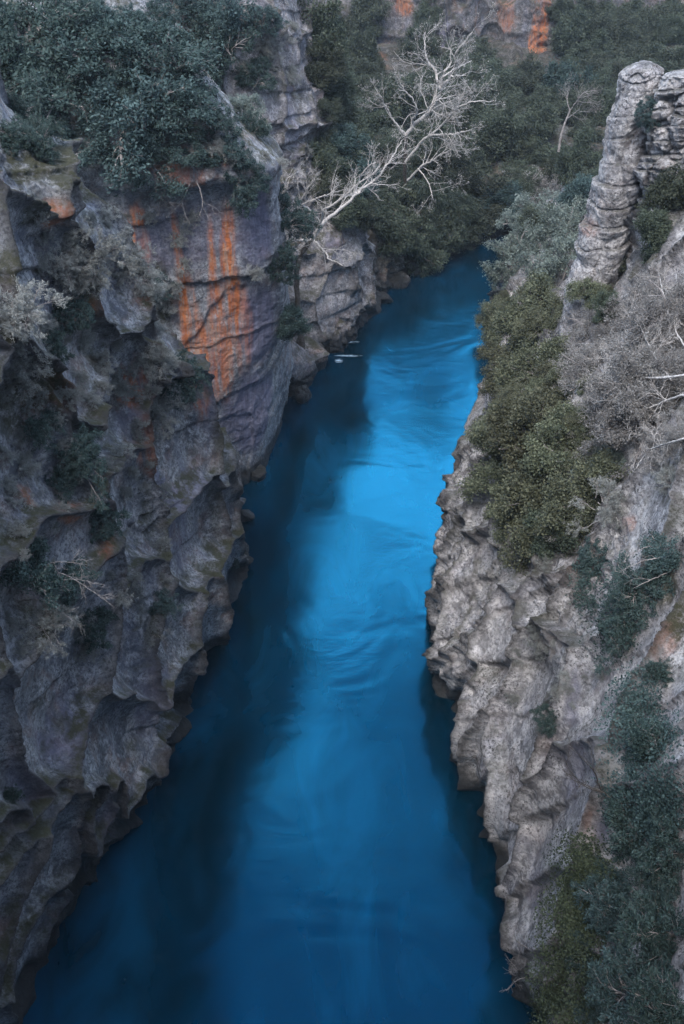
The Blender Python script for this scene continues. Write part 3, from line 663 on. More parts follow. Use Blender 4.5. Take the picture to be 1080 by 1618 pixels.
def leaves(rng, Cn, Dn, size, asp=.45, upb=.7, spread=.8, tint=None):
    """rhombic, folded leaves at centres Cn pointing about Dn"""
    m = len(Cn); d = Dn+rng.randn(m, 3)*spread; d /= np.linalg.norm(d, axis=1, keepdims=True)
    n = rng.randn(m, 3)*.75; n[:, 2] += upb; n -= (n*d).sum(1, keepdims=True)*d; n /= np.linalg.norm(n, axis=1, keepdims=True)+1e-9
    s = np.cross(d, n); L = size*rng.uniform(.6, 1.25, m)[:, None]; w = L*asp*.5
    V = np.stack([Cn-d*L*.5, Cn+s*w+n*w*.25, Cn+d*L*.5-n*L*.08, Cn-s*w+n*w*.25], 1).reshape(-1, 3)
    F = np.arange(m*4).reshape(-1, 4); t = rng.rand(m) if tint is None else np.clip(tint+.18*rng.randn(m), 0, 1)
    return V, F, np.repeat(t, 4)
PROTO = {}
def proto(key, seed, kind):
    """returns (foliage mesh, stem mesh) about 1 unit in radius, growing from the origin"""
    rng = np.random.RandomState(seed); K = kind
    ns = K['stems']; th = rng.rand(ns)*2*np.pi; el = rng.uniform(*K['elev'], ns)
    D = np.stack([np.cos(th)*np.cos(el), np.sin(th)*np.cos(el), np.sin(el)], 1)
    L = K.get('len', .8)*rng.uniform(.6, 1.15, ns); S = rng.randn(ns, 3)*K.get('root', .03); S[:, 2] = np.abs(S[:, 2])*.3
    o = grow(rng, S, D, L, np.full(ns, K['rad']), K['levels'], wob=K.get('wob', .2), up=K.get('up', 0.0))
    st = Acc()
    for i, (P, Rr, Ds, LL) in enumerate(o[:K.get('draw', 3)]): V, F = tubes(P, Rr, 5 if i == 0 else 3); st.add(V, F)
    fo = Acc(); P, Rr, Ds, LL = o[-1]; m = len(P); nl = K['leaves']
    idx = np.repeat(np.arange(m), nl); t = rng.uniform(K.get('l0', .2), 1.0, len(idx))*6; k = np.minimum(t.astype(int), 5); f = (t-k)[:, None]
    C = P[idx, k]*(1-f)+P[idx, k+1]*f+rng.randn(len(idx), 3)*K['jit']
    tw = rng.rand(m)
    dd = Ds[idx, k+1].copy(); dd[:, 2] -= K.get('droop', 0)
    V, F, T = leaves(rng, C, dd, K['leaf'], K.get('asp', .45), K.get('upb', .7), K.get('spr', .8), tint=.15+.6*tw[idx]); fo.add(V, F, T)
    return fo.mesh('foliage', K['mat'], False), st.mesh('stems', K['bark'])
KINDS = {
 'laurel': dict(stems=9, elev=(.1, 1.5), len=.62, rad=.035, levels=[(6, .62, .8, .55), (5, .55, .8, .5)], leaves=36, jit=.05, leaf=.052, mat=L_teal, bark=B_grey, upb=.9),
 'broad': dict(stems=10, elev=(.0, 1.5), len=.62, rad=.03, levels=[(7, .62, .85, .55), (6, .55, .8, .5)], leaves=52, jit=.055, leaf=.052, mat=L_dark, bark=B_dark, upb=.9),
 'broadteal': dict(stems=10, elev=(.0, 1.5), len=.62, rad=.03, levels=[(7, .62, .85, .55), (6, .55, .8, .5)], leaves=50, jit=.055, leaf=.055, mat=L_teal, bark=B_dark, upb=.9),
 'weep': dict(stems=11, elev=(.3, 1.5), len=.60, rad=.03, levels=[(7, .62, .9, .55), (6, .75, .9, .5)], leaves=52, jit=.04, leaf=.055, mat=L_dark, bark=B_dark, up=-.10, droop=.8, upb=.5, wob=.17),
 'olive': dict(stems=12, elev=(.0, 1.5), len=.62, rad=.03, levels=[(7, .62, .8, .55), (6, .5, .8, .5)], leaves=60, jit=.045, leaf=.042, mat=L_olive, bark=B_grey, upb=.9, asp=.5),
 'grey': dict(stems=12, elev=(.0, 1.5), len=.62, rad=.025, levels=[(6, .62, .8, .55), (6, .5, .8, .5)], leaves=34, jit=.04, leaf=.05, mat=L_grey, bark=B_grey, upb=.8, asp=.35),
 'twiggy': dict(stems=18, elev=(.1, 1.5), len=.66, rad=.022, levels=[(6, .6, .7, .55), (6, .6, .7, .6)], leaves=16, jit=.03, leaf=.036, mat=L_dry, bark=B_grey, upb=.6, asp=.4, draw=3),
 'heath': dict(stems=22, elev=(.1, 1.5), len=.60, rad=.010, levels=[(7, .55, .55, .6), (4, .6, .6, .6)], leaves=16, jit=.02, leaf=.055, mat=L_heath, bark=B_grey, upb=.3, asp=.16, spr=.5, root=.12),
 'tealtuft': dict(stems=20, elev=(.0, 1.5), len=.60, rad=.012, levels=[(7, .55, .6, .6), (4, .6, .6, .6)], leaves=18, jit=.025, leaf=.065, mat=L_teal, bark=B_grey, upb=.5, asp=.28, spr=.6, root=.12),
}
NV = {'laurel': 3, 'broad': 3, 'broadteal': 2, 'weep': 2, 'olive': 3, 'grey': 3, 'twiggy': 2, 'heath': 3, 'tealtuft': 3}
for kk, kd in KINDS.items():
    PROTO[kk] = [proto(kk, 100+7*i+len(kk)*13, kd) for i in range(NV[kk])]
PN = {'laurel': 'shrub', 'broad': 'tree', 'broadteal': 'tree', 'weep': 'tree', 'olive': 'bush', 'grey': 'bush', 'twiggy': 'twiggy_shrub', 'heath': 'heath_tuft', 'tealtuft': 'shrub'}
PC = {'shrub': 'shrub', 'tree': 'tree', 'bush': 'bush', 'twiggy_shrub': 'shrub', 'heath_tuft': 'shrub'}
rp = random.Random(4)
def plant(kind, px, py, wpx, asp, label, group=None, out=.3, name=None, ground=False):
    """a shrub whose foliage is about wpx wide in the reference picture around (px, py)"""
    r0 = wpx/2/FP
    p, n, t = hit(px, py+wpx*asp*(.40 if kind in ('broad', 'broadteal', 'weep', 'olive', 'grey') else .28), BVG if ground else None)
    r = r0*t*1.22
    nm = name or PN[kind]
    e = empty(nm, (0, 0, 0)); fm, sm = PROTO[kind][rp.randrange(NV[kind])]
    v = Vector(n); 
    if v.z < .3: v = (v+Vector((0, 0, .75))).normalized()
    else: v = (v+Vector((0, 0, 1.5))).normalized()
    q = Vector((0, 0, 1)).rotation_difference(v)
    from mathutils import Quaternion
    e.rotation_mode = 'QUATERNION'; e.rotation_quaternion = q @ Quaternion((0, 0, 1), rp.uniform(0, 6.28))
    e.scale = (r, r, r*asp); e.location = Vector(p)-Vector(n)*r*.06
    f = link('foliage', fm, e); s = link('stems' if kind not in ('broad', 'broadteal', 'weep') else 'trunk', sm, e)
    tag(e, label, PC.get(nm, nm.replace('_', ' ')), group)
    return e
# ------------------------------------------------------------------ planting plan (reference pixels)
PL = [
 # upper left wooded slope
 ('laurel', 40, 40, 190, .8, 'dark teal shrub filling the top left corner of the slope'),
 ('laurel', 150, 40, 190, .8, 'dense teal shrub at the top edge, second from the left corner'),
 ('laurel', 250, 60, 170, .8, 'dense teal shrub at the top edge above the thickest tangle'),
 ('tealtuft', 340, 60, 140, .8, 'loose grey-teal shrub at the right end of the upper left thicket'),
 ('laurel', 90, 120, 180, .8, 'broad teal shrub above the dark banded rock on the far left'),
 ('laurel', 190, 140, 190, .8, 'largest teal shrub in the middle of the upper left thicket'),
 ('laurel', 285, 135, 150, .8, 'teal shrub beside the pale leafy bush near the cliff crest'),
 ('laurel', 140, 200, 120, .8, 'dark shrub tucked just above the lichened near outcrop'),
 ('laurel', 225, 215, 130, .8, 'low teal shrub hanging over the rusty overhang'),
 ('laurel', 300, 222, 90, .7, 'shrub draping over the ledge above the orange streaks'),
 ('tealtuft', 330, 180, 90, .8, 'feathery teal shrub below the crest of the orange cliff'),
 ('grey', 385, 150, 70, .9, 'small pale leafy bush at the crest beside the lichened block'),
 ('tealtuft', 385, 262, 84, .9, 'round grey-green bush sitting on the corner of the orange cliff'),
 ('heath', 350, 225, 60, .8, 'pale wispy shrub left of the round corner bush'),
 ('laurel', 345, 5, 130, .8, 'teal shrub cut by the top edge beside the upper banded cliff'),
 ('tealtuft', 410, 15, 80, .8, 'small teal shrub cut by the top edge on the banded cliff'),
 ('heath', 430, 60, 70, .8, 'thin grey shrub on the upper banded cliff'),
 ('tealtuft', 405, 110, 80, .8, 'teal shrub in the gully beside the upper banded cliff'),
 ('heath', 455, 110, 44, .8, 'little tuft on a joint of the upper banded cliff'),
 ('tealtuft', 400, 190, 60, .8, 'small teal shrub under the banded cliff joint'),
 ('heath', 505, 205, 44, .8, 'tuft on the sloping pale shoulder of the back cliff'),
 ('heath', 520, 235, 36, .8, 'smaller tuft below the pale shoulder of the back cliff'),
 ('tealtuft', 445, 320, 90, 1.0, 'dark shrub in the cleft behind the orange cliff'),
 ('tealtuft', 440, 390, 80, 1.1, 'shrub in the cleft at the foot of the bare white tree'),
 ('broadteal', 445, 470, 70, 1.0, 'narrow leafy tree low in the cleft behind the orange cliff'),
 # near left cliff
 ('heath', 150, 385, 130, .8, 'wide wispy grey shrub on top of the near left outcrop'),
 ('heath', 205, 405, 110, .8, 'wispy grey shrub beside the orange cliff edge'),
 ('heath', 95, 385, 90, .8, 'grey tuft under the lichened outcrop'),
 ('tealtuft', 245, 430, 60, .8, 'small green shrub on the rim below the orange cliff top'),
 ('heath', 40, 470, 130, .8, 'broad grey shrub at the left frame edge above the mossy ledge'),
 ('tealtuft', 105, 470, 90, .8, 'teal-grey shrub in the middle of the upper left face'),
 ('heath', 30, 560, 100, .8, 'trailing grey shrub at the left frame edge below the mossy ledge'),
 ('tealtuft', 85, 530, 70, .8, 'small shrub below the teal-grey one on the left face'),
 ('heath', 225, 545, 90, .8, 'grey shrub on the rounded shoulder beside the orange stains'),
 ('tealtuft', 275, 575, 100, .8, 'green-grey shrub nearest the orange stains on the near cliff rim'),
 ('heath', 240, 625, 110, .8, 'sprawling shrub on rusty rock above the big smooth bulge'),
 ('heath', 180, 590, 70, .8, 'small shrub left of the sprawling one on rusty rock'),
 ('tealtuft', 60, 650, 80, .8, 'dark shrub in the shaded left hollow'),
 ('tealtuft', 125, 700, 110, .8, 'pale teal shrub in the middle of the left cliff'),
 ('tealtuft', 90, 745, 80, .8, 'shrub under the pale teal one on the left cliff'),
 ('tealtuft', 160, 790, 90, .8, 'twisted teal shrub at the top of the dark crevice'),
 ('heath', 30, 730, 80, .8, 'grey tuft at the left frame edge halfway up'),
 ('laurel', 25, 850, 150, .8, 'large dark teal bush at the left frame edge halfway down'),
 ('laurel', 85, 900, 110, .8, 'dark teal bush beside the one on the left frame edge'),
 ('heath', 70, 960, 120, .7, 'bare twiggy shrub under the dark teal bushes'),
 ('tealtuft', 150, 965, 90, .8, 'low shrub on the lower left face'),
 ('tealtuft', 255, 940, 60, .8, 'thin green tuft on the bluish rounded rock'),
 ('heath', 130, 1010, 60, .7, 'lowest small tuft on the left cliff'),
 ('tealtuft', 370, 885, 22, .8, 'tiny green tuft just above the left waterline'),
 ('tealtuft', 15, 1250, 44, .8, 'dark tuft in the shade at the bottom left rocks'),
 ('heath', 400, 420, 34, .9, 'tiny shrub rooted in the slate blue rock of the orange cliff'),
 # far left bank trees
 ('broad', 505, 30, 110, 1.1, 'dark tree behind the upper banded cliff at the top edge'),
 ('broad', 565, 70, 120, 1.1, 'tall dark tree right of the banded cliff'),
 ('broad', 540, 130, 100, 1.0, 'dark tree below the tall one right of the banded cliff'),
 ('broadteal', 535, 195, 90, 1.0, 'teal tree against the shoulder of the left back cliff'),
 ('broadteal', 575, 160, 80, 1.0, 'teal tree behind the left branches of the far white tree'),
 ('broadteal', 555, 250, 90, 1.0, 'teal tree above the lower white branches'),
 ('broad', 620, 140, 110, 1.0, 'dark tree behind the far white tree, left half'),
 ('broad', 600, 230, 100, 1.0, 'dark tree behind the fork of the far white tree'),
 ('weep', 600, 310, 110, 1.1, 'drooping tree crown overhanging the far bank, left one'),
 ('weep', 655, 350, 110, 1.1, 'drooping tree crown hanging lowest over the dark water'),
 ('weep', 640, 280, 110, 1.1, 'drooping tree crown at the foot of the far white tree'),
 ('weep', 705, 300, 110, 1.2, 'drooping tree crown right of the far white tree'),
 ('weep', 735, 330, 80, 1.1, 'small drooping crown nearest the river bend'),
 ('broad', 690, 215, 110, 1.0, 'dark tree behind the right limbs of the far white tree'),
 ('broad', 750, 240, 110, 1.0, 'dark round tree above the river bend'),
 ('broad', 720, 150, 100, 1.0, 'dark tree below the back cliff, left of centre'),
 ('broad', 790, 190, 110, 1.0, 'dark tree under the orange stained back cliff'),
 ('broadteal', 775, 280, 80, 1.0, 'teal tree left of the pale rock fan'),
 ('broad', 660, 60, 90, 1.0, 'dark tree at the foot of the back cliff, behind the white twigs'),
 ('broad', 745, 90, 70, .9, 'bushy tree left of the orange back cliff'),
 ('broad', 850, 180, 90, 1.0, 'dark tree beneath the orange back cliff, right of the rock column'),
 ('broad', 905, 40, 90, 1.0, 'large dark tree at the top edge right of the orange back cliff'),
 ('broadteal', 895, 115, 90, 1.0, 'grey-teal tree above the small bare tree'),
 ('broad', 945, 40, 80, 1.0, 'dark tree at the top edge above the pinnacle, left one'),
 ('broad', 1040, 15, 90, .8, 'dark tree at the top right corner'),
 ('broad', 930, 150, 70, 1.0, 'dark tree just left of the pinnacle top'),
 ('broad', 870, 260, 80, 1.0, 'dark tree left of the small bare tree'),
 ('broad', 930, 220, 90, 1.0, 'dark tree behind the small bare tree'),
 ('broadteal', 920, 290, 90, .9, 'teal tree left of the pinnacle at half its height'),
 ('twiggy', 850, 290, 110, .8, 'grey leafless thicket below the small bare tree'),
 # right bank
 ('grey', 835, 310, 90, .9, 'pale grey-green bush at the top of the right bank cluster'),
 ('grey', 895, 320, 120, .9, 'grey-green bush against the left side of the pinnacle'),
 ('grey', 815, 365, 110, .9, 'silvery bush reaching out over the far water'),
 ('grey', 875, 385, 130, .9, 'silvery bush in the middle of the right bank cluster'),
 ('olive', 855, 455, 130, .9, 'olive bush below the silvery cluster'),
 ('olive', 800, 475, 90, .7, 'olive bush with a branch reaching left over the water'),
 ('olive', 870, 530, 130, .9, 'olive bush at the foot of the pinnacle'),
 ('olive', 805, 545, 100, .8, 'grey-olive bush leaning over the bright water'),
 ('olive', 850, 610, 170, .9, 'big yellow-olive bush, upper part of the right bank mass'),
 ('olive', 795, 650, 130, .9, 'yellow-olive bush hanging farthest over the river'),
 ('olive', 905, 650, 150, .9, 'olive bush behind the bare white branches'),
 ('olive', 800, 715, 130, .8, 'dark olive bush on the rim of the right cliff'),
 ('olive', 870, 720, 170, .9, 'darkest olive bush at the middle of the right cliff rim'),
 ('olive', 935, 715, 150, .9, 'rightmost yellow-olive bush beside the pale leafy one'),
 ('olive', 830, 770, 110, .8, 'lowest olive bush on the lip of the right cliff'),
 ('broad', 900, 760, 130, .8, 'shaded dark bush deep in the olive mass'),
 ('broad', 885, 800, 120, .8, 'dark green bush below the olive mass on the right cliff'),
 ('twiggy', 900, 820, 100, .8, 'bare grey twiggy shrub under the olive mass'),
 ('twiggy', 930, 560, 120, .8, 'grey twiggy shrub at the foot of the pinnacle'),
 ('twiggy', 1010, 560, 170, .8, 'wide pale twiggy shrub right of the pinnacle foot'),
 ('twiggy', 1050, 470, 140, .9, 'pale twiggy shrub at the right frame edge under the dark pine'),
 ('twiggy', 1000, 640, 170, .8, 'purple-grey twiggy shrub behind the bare white branches'),
 ('twiggy', 1060, 620, 130, .9, 'twiggy shrub at the right frame edge behind the bare white branches'),
 ('grey', 960, 700, 100, .7, 'pale leafy bush below the bare white branches'),
 ('broad', 1030, 340, 90, .8, 'dark green bush in front of the shorter pinnacle'),
 ('broad', 1070, 280, 90, .9, 'dark green bush at the right frame edge on the shorter pinnacle'),
 ('broad', 965, 465, 60, .7, 'small dark bush at the base of the leaning pinnacle'),
 ('broad', 985, 395, 70, .6, 'flat dark bush against the leaning pinnacle'),
 ('tealtuft', 1025, 165, 50, 1.0, 'narrow bush in the gap between the two pinnacles'),
 ('heath', 1060, 745, 70, .8, 'brownish tuft on the right cliff top at the frame edge'),
 ('heath', 955, 780, 90, .8, 'grey tuft on the pale right cliff below the rim'),
 ('tealtuft', 950, 870, 90, .8, 'dark teal shrub on the middle of the right cliff'),
 ('tealtuft', 1010, 900, 110, .8, 'large dark shrub on the mossy right terrace'),
 ('laurel', 1050, 860, 100, .8, 'leafy bush with bare stems at the right frame edge'),
 ('tealtuft', 980, 970, 100, .9, 'trailing leafy shrub under the large dark one'),
 ('tealtuft', 1040, 1050, 60, .9, 'small shrub on the rusty streak at the right edge'),
 ('tealtuft', 865, 1120, 50, .9, 'small dark shrub in a vertical groove of the pale cliff'),
 ('heath', 850, 990, 60, .9, 'faint grey tuft on the pale cliff face'),
 ('heath', 820, 870, 50, .9, 'little green tuft below the olive mass'),
 ('heath', 870, 880, 50, .9, 'little green tuft beside the bare twiggy shrub'),
 ('laurel', 1040, 1150, 130, 1.0, 'leafy shrub at the right edge above the ivy'),
 ('laurel', 1000, 1240, 130, 1.0, 'leafy shrub hanging above the ivy curtain'),
 ('tealtuft', 1060, 1300, 130, 1.0, 'dark shrub at the right edge level with the ivy top'),
 ('tealtuft', 980, 1400, 120, 1.1, 'blue-grey shrub right of the ivy curtain'),
 ('tealtuft', 1060, 1430, 140, 1.0, 'blue-grey shrub at the lower right edge'),
 ('tealtuft', 1000, 1520, 140, 1.0, 'dark blue-grey shrub in the lower right corner, left one'),
 ('tealtuft', 1070, 1570, 140, 1.0, 'dark blue-grey shrub in the lower right corner'),
]
for (k_, px, py, w_, a_, lb) in PL: plant(k_, px, py, w_*(.8 if py < 110 and 560 < px < 880 else 1.2 if k_ in ('heath','tealtuft','olive','grey') else 1.15), a_*(1.2 if k_ in ('olive', 'grey', 'broad', 'broadteal') else 1), lb)
# small undergrowth that closes the gaps of the wooded slopes: individuals, alike
rg = random.Random(12)
ORD = ['first', 'second', 'third', 'fourth', 'fifth', 'sixth', 'seventh', 'eighth', 'ninth', 'tenth', 'eleventh', 'twelfth', 'thirteenth']
def on_pinnacle(x, y):
    return y > 60 and (abs(x-(1022-(y-90)*.235)) < 62 or x > 1030)
def scatter(kind, region, n, wr, label, group, asp=.8, avoid=False):
    """countable small plants; each label adds its row and place in that row"""
    x0, y0, x1, y1 = region; pts = []
    while len(pts) < n:
        p = (rg.uniform(x0, x1), rg.uniform(y0, y1))
        if avoid and on_pinnacle(*p) and hit(p[0], p[1]+20, BVG)[0][1] < 47: continue
        if 770 < p[0] < 885 and p[1] < 105 or 590 < p[0] < 655 and p[1] < 130: continue
        pts.append(p)
    pts.sort(key=lambda p: p[1]); per = 5 if n < 30 else 8
    for r in range(0, n, per):
        for c, (px, py) in enumerate(sorted(pts[r:r+per])):
            plant(kind, px, py, rg.uniform(*wr), asp, '%s, %s row down, %s from the left' % (label, ORD[r//per], ORD[c]), group, ground=avoid)
scatter('tealtuft', (0, 0, 360, 240), 24, (60, 110), 'teal undergrowth shrub in the upper left thicket', 'undergrowth shrubs of the upper left thicket')
scatter('broad', (500, 0, 860, 330), 90, (64, 112), 'small dark tree in the far wood', 'small trees of the far wood')
scatter('broad', (850, 0, 1080, 300), 84, (60, 100), 'small dark tree behind the right pinnacles', 'small trees behind the pinnacles', avoid=True)
scatter('broad', (660, 95, 1000, 165), 24, (40, 60), 'far dark tree below the back cliff', 'trees at the foot of the back cliff', avoid=True)
scatter('olive', (785, 430, 955, 800), 34, (60, 100), 'small olive shrub among the right bank bushes', 'shrubs filling the right bank mass')
scatter('twiggy', (930, 440, 1080, 720), 34, (60, 110), 'pale twiggy shrub right of the pinnacle', 'pale twiggy shrubs on the right slope')
scatter('tealtuft', (900, 1320, 1080, 1610), 18, (50, 100), 'blue-grey shrub in the lower right undergrowth', 'undergrowth of the lower right corner')
scatter('heath', (0, 330, 300, 640), 60, (24, 64), 'tiny grey tuft on the upper left cliff', 'tiny tufts on the upper left cliff')
scatter('heath', (0, 640, 260, 1020), 44, (24, 60), 'tiny grey tuft on the lower left cliff', 'tiny tufts on the lower left cliff')
scatter('heath', (380, 0, 540, 330), 20, (16, 34), 'tiny tuft in joints of the left back cliff', 'tiny tufts on the left back cliff')
scatter('heath', (800, 800, 1080, 1150), 26, (14, 40), 'tiny tuft on the pale right cliff', 'tiny tufts on the right cliff')

# ------------------------------------------------------------------ bare trees drawn limb by limb
def limb_pts(pts, y0, y1):
    n = len(pts); return np.array([Py(px, py, y0+(y1-y0)*i/(n-1)) for i, (px, py) in enumerate(pts)])
def resample(P, n):
    P = crom(P[:, None, :], np.linspace(0, len(P)-1, n*3))[:, 0]
    s = np.concatenate([[0], np.cumsum(np.linalg.norm(np.diff(P, axis=0), axis=1))]); t = np.linspace(0, s[-1], n)
    return np.stack([np.interp(t, s, P[:, k]) for k in range(3)], 1)
def bare_tree(name, label, trunk, limbs, bark, seed, twig=(5, 2.2), levels=((5, .5, .7, .6), (5, .5, .7, .6)), leafy=None, nleaf=3, lsize=.08, group=None, trunk_bark=None):
    rng = np.random.RandomState(seed); base = trunk[0][0][0] if trunk else limbs[0][0][0]
    e = empty(name, tuple(base)); b0 = np.array(base)
    if trunk:
        T = Acc()
        for P, r0, r1 in trunk:
            Q = resample(P, 24); Q[1:-1] += rng.randn(22, 3)*r0*.12; V, F = tubes((Q-b0)[None], np.linspace(r0, r1, 24)[None], 9); T.add(V, F)
        link('trunk', T.mesh('trunk', trunk_bark or bark), e)
    tips = []
    for P, r0, r1 in limbs:
        Q = resample(P, 26); Q[2:-1] += rng.randn(23, 3)*r0*.35; rr = np.linspace(r0, r1, 26)
        V, F = tubes((Q-b0)[None], rr[None], 7); A = Acc(); A.add(V, F); lo = link('limb', A.mesh('limb', bark), e); tw = Acc()
        L = np.linalg.norm(np.diff(Q, axis=0), axis=1).sum(); m = max(3, int(L*twig[0]/2)); t = rng.uniform(.25, 1, m)*25
        k = np.minimum(t.astype(int), 24); S = Q[k]; b = Q[k+1]-Q[k]; b /= np.linalg.norm(b, axis=1, keepdims=True)
        r = rng.randn(m, 3); r[:, 2] += .3; r -= (r*b).sum(1, keepdims=True)*b; r /= np.linalg.norm(r, axis=1, keepdims=True)
        a = rng.uniform(.4, 1.1, m)[:, None]; D = b*np.cos(a)+r*np.sin(a)
        o = grow(rng, S, D, twig[1]*rng.uniform(.5, 1.2, m)*(1.1-.5*t/25), np.minimum(rr[k]*.5, .05*twig[1]/2), list(levels), wob=.2, up=.03)
        for (PP, RR, DD, LL) in o: V, F = tubes(PP-b0, np.maximum(RR, .004), 3); tw.add(V, F)
        tips.append((o[-1][0], o[-1][2])); link('twigs', tw.mesh('twigs', bark), lo)
    if leafy:
        fo = Acc()
        for PP, DD in tips:
            m = len(PP); idx = np.repeat(np.arange(m), nleaf)[rng.rand(m*nleaf) < .6]; k = rng.randint(2, 7, len(idx))
            V, F, Tt = leaves(rng, PP[idx, k]-b0+rng.randn(len(idx), 3)*.05, DD[idx, k], lsize, .7); fo.add(V, F, Tt)
        link('dry_leaves', fo.mesh('dry_leaves', leafy, False), e)
    tag(e, label, 'tree' if 'tree' in name else 'shrub', group); return e
ya = 53.5
bare_tree('bare_tree', 'white-barked leafless tree with dark trunk leaning right out of the cleft behind the orange cliff',
  [(limb_pts([(478, 560), (472, 500), (468, 440), (476, 402), (493, 377)], ya+1, ya), .2, .13)],
  [(limb_pts(p, a, b), r, .02) for p, a, b, r in (
   ([(493, 377), (512, 350), (536, 331), (567, 303), (598, 280), (613, 257), (629, 233), (634, 222)], ya, ya+3, .12),
   ([(495, 375), (510, 343), (508, 331), (520, 327), (543, 311), (567, 288), (571, 272), (594, 257)], ya, ya-2, .085),
   ([(504, 350), (489, 331), (475, 323), (480, 308), (489, 292)], ya, ya-1.5, .08),
   ([(478, 323), (492, 316), (508, 311), (528, 302)], ya-1, ya-2, .05),
   ([(493, 378), (466, 377), (446, 366), (436, 350), (434, 330)], ya, ya-1.5, .09),
   ([(444, 364), (432, 337), (443, 312), (450, 300), (452, 280)], ya-1.2, ya-2.5, .05),
   ([(493, 377), (512, 397), (520, 410), (531, 414), (541, 420)], ya, ya-2, .06),
   ([(560, 308), (566, 290), (584, 278), (600, 262)], ya+1.6, ya+3, .05),
   ([(470, 400), (462, 392), (464, 410)], ya, ya-1, .05))], B_white, 71, twig=(5, 2.0), levels=((5, .55, .7, .6), (5, .5, .7, .6)), trunk_bark=B_dark)
yb = 73.0
bare_tree('bare_tree', 'tallest white leafless tree spreading its crown over the far wood',
  [(limb_pts([(646, 350), (641, 300), (639, 272), (640, 240), (641, 214)], yb+2, yb), .17, .12)],
  [(limb_pts(p, a, b), r, .025) for p, a, b, r in (
   ([(641, 214), (656, 194), (679, 175), (695, 144), (699, 121), (718, 89), (730, 70), (746, 51)], yb, yb-1, .14),
   ([(650, 200), (652, 187), (660, 175), (648, 152), (629, 140)], yb, yb-2, .10),
   ([(698, 136), (714, 121), (736, 119)], yb-.5, yb-2, .08),
   ([(695, 142), (687, 113), (672, 89), (672, 51)], yb-.5, yb+1.5, .10),
   ([(641, 214), (621, 191), (609, 167), (598, 148)], yb, yb-1, .10),
   ([(640, 256), (660, 230), (679, 214), (703, 191), (722, 171), (746, 161), (780, 159)], yb, yb-2.5, .10),
   ([(679, 214), (711, 212), (742, 206)], yb-1, yb-3, .08),
   ([(644, 285), (668, 261), (703, 241), (720, 232)], yb, yb-3, .10),
   ([(660, 266), (676, 288), (683, 313)], yb-1, yb-2.5, .05),
   ([(700, 121), (720, 108), (745, 96)], yb-.7, yb, .06),
   ([(672, 178), (688, 160), (720, 150)], yb-.4, yb-2, .06))], B_white, 72, twig=(3.6, 2.9), levels=((6, .55, .7, .6), (5, .5, .7, .6)), leafy=L_dry, nleaf=2, lsize=.12, trunk_bark=B_dark)
yc = 74
bare_tree('bare_tree', 'small pale bare tree standing alone left of the pinnacle',
  [(limb_pts([(882, 240), (886, 215), (892, 195), (900, 175)], yc, yc), .09, .06)],
  [(limb_pts(p, yc, b), r, .02) for p, b, r in (([(900, 175), (912, 158), (922, 146), (930, 150)], yc-1, .045), ([(900, 175), (896, 160), (896, 148)], yc+.5, .04), ([(893, 190), (908, 178), (916, 172)], yc-1, .035))],
  B_grey, 73, twig=(8, 2.2), levels=((5, .55, .7, .6), (4, .5, .7, .6)))
def front_pts(pts, off=.9, rise=.5):
    out = []
    for i, (px, py) in enumerate(pts):
        p, n, t = hit(px, py, BVG); d = Vector(ray(px, py)).normalized(); k = off+rise*math.sin(math.pi*i/(len(pts)-1))
        out.append(np.array(CAMP+d*(t-k)))
    P = np.array(out); P[1:-1] = (P[1:-1]*2+P[:-2]+P[2:])/4
    return P
bare_tree('bare_shrub', 'bare shrub with arching white branches at the right frame edge',
  None,
  [(front_pts(p), r, .01) for p, r in (
   ([(1100, 590), (1040, 602), (990, 595), (940, 597), (888, 612)], .04),
   ([(1100, 620), (1055, 630), (1025, 645), (990, 660), (940, 672)], .04),
   ([(1100, 690), (1080, 695), (1040, 702), (1015, 715), (1005, 740)], .03),
   ([(1000, 597), (985, 570), (950, 560), (905, 575)], .025),
   ([(1060, 600), (1030, 560), (1010, 520), (1000, 480)], .025),
   ([(1090, 560), (1060, 520), (1050, 470), (1040, 430)], .025),
   ([(1025, 645), (1000, 630), (960, 630), (920, 640)], .022))], B_white, 74, twig=(9, .9), levels=((5, .6, .6, .6), (4, .6, .6, .6)))
def hp(px, py, off=0.0):
    p, n, t = hit(px, py); return p+n*off
def twig_shrub(pts, label, seed, r=.02, bark=None, **k):
    L = []
    for p in pts:
        p0, n, t = hit(*p[0]); y0 = p0[1]
        L.append((np.array([p0 if i == 0 else np.array(Py(a, b, y0-.12*i)) for i, (a, b) in enumerate(p)]), r, r*.25))
    return bare_tree('bare_shrub', label, None, L, bark or B_grey, seed, **k)
twig_shrub([[(836, 1560), (815, 1530), (800, 1512)], [(838, 1545), (818, 1548), (800, 1565)], [(836, 1500), (815, 1485), (812, 1470)]], 'pale forked twigs reaching over dark water at the bottom', 80, .018,
           twig=(7, .5), levels=((3, .6, .6, .6),))
twig_shrub([[(985, 1280), (950, 1250), (915, 1235), (890, 1200)], [(960, 1255), (930, 1245), (895, 1225)], [(950, 1250), (935, 1215), (900, 1180)]], 'thin dark branches against the bluish groove of the right cliff', 81, .016,
           bark=B_dark, twig=(6, .5), levels=((3, .6, .6, .6),))
twig_shrub([[(60, 930), (90, 905), (140, 930), (180, 960)], [(40, 920), (80, 890), (130, 890)], [(30, 950), (70, 950), (120, 985)], [(60, 930), (110, 915), (165, 925)]], 'long bare arching twigs on the left cliff below the dark teal bushes', 82, .018,
           twig=(8, .7), levels=((4, .6, .6, .6),))
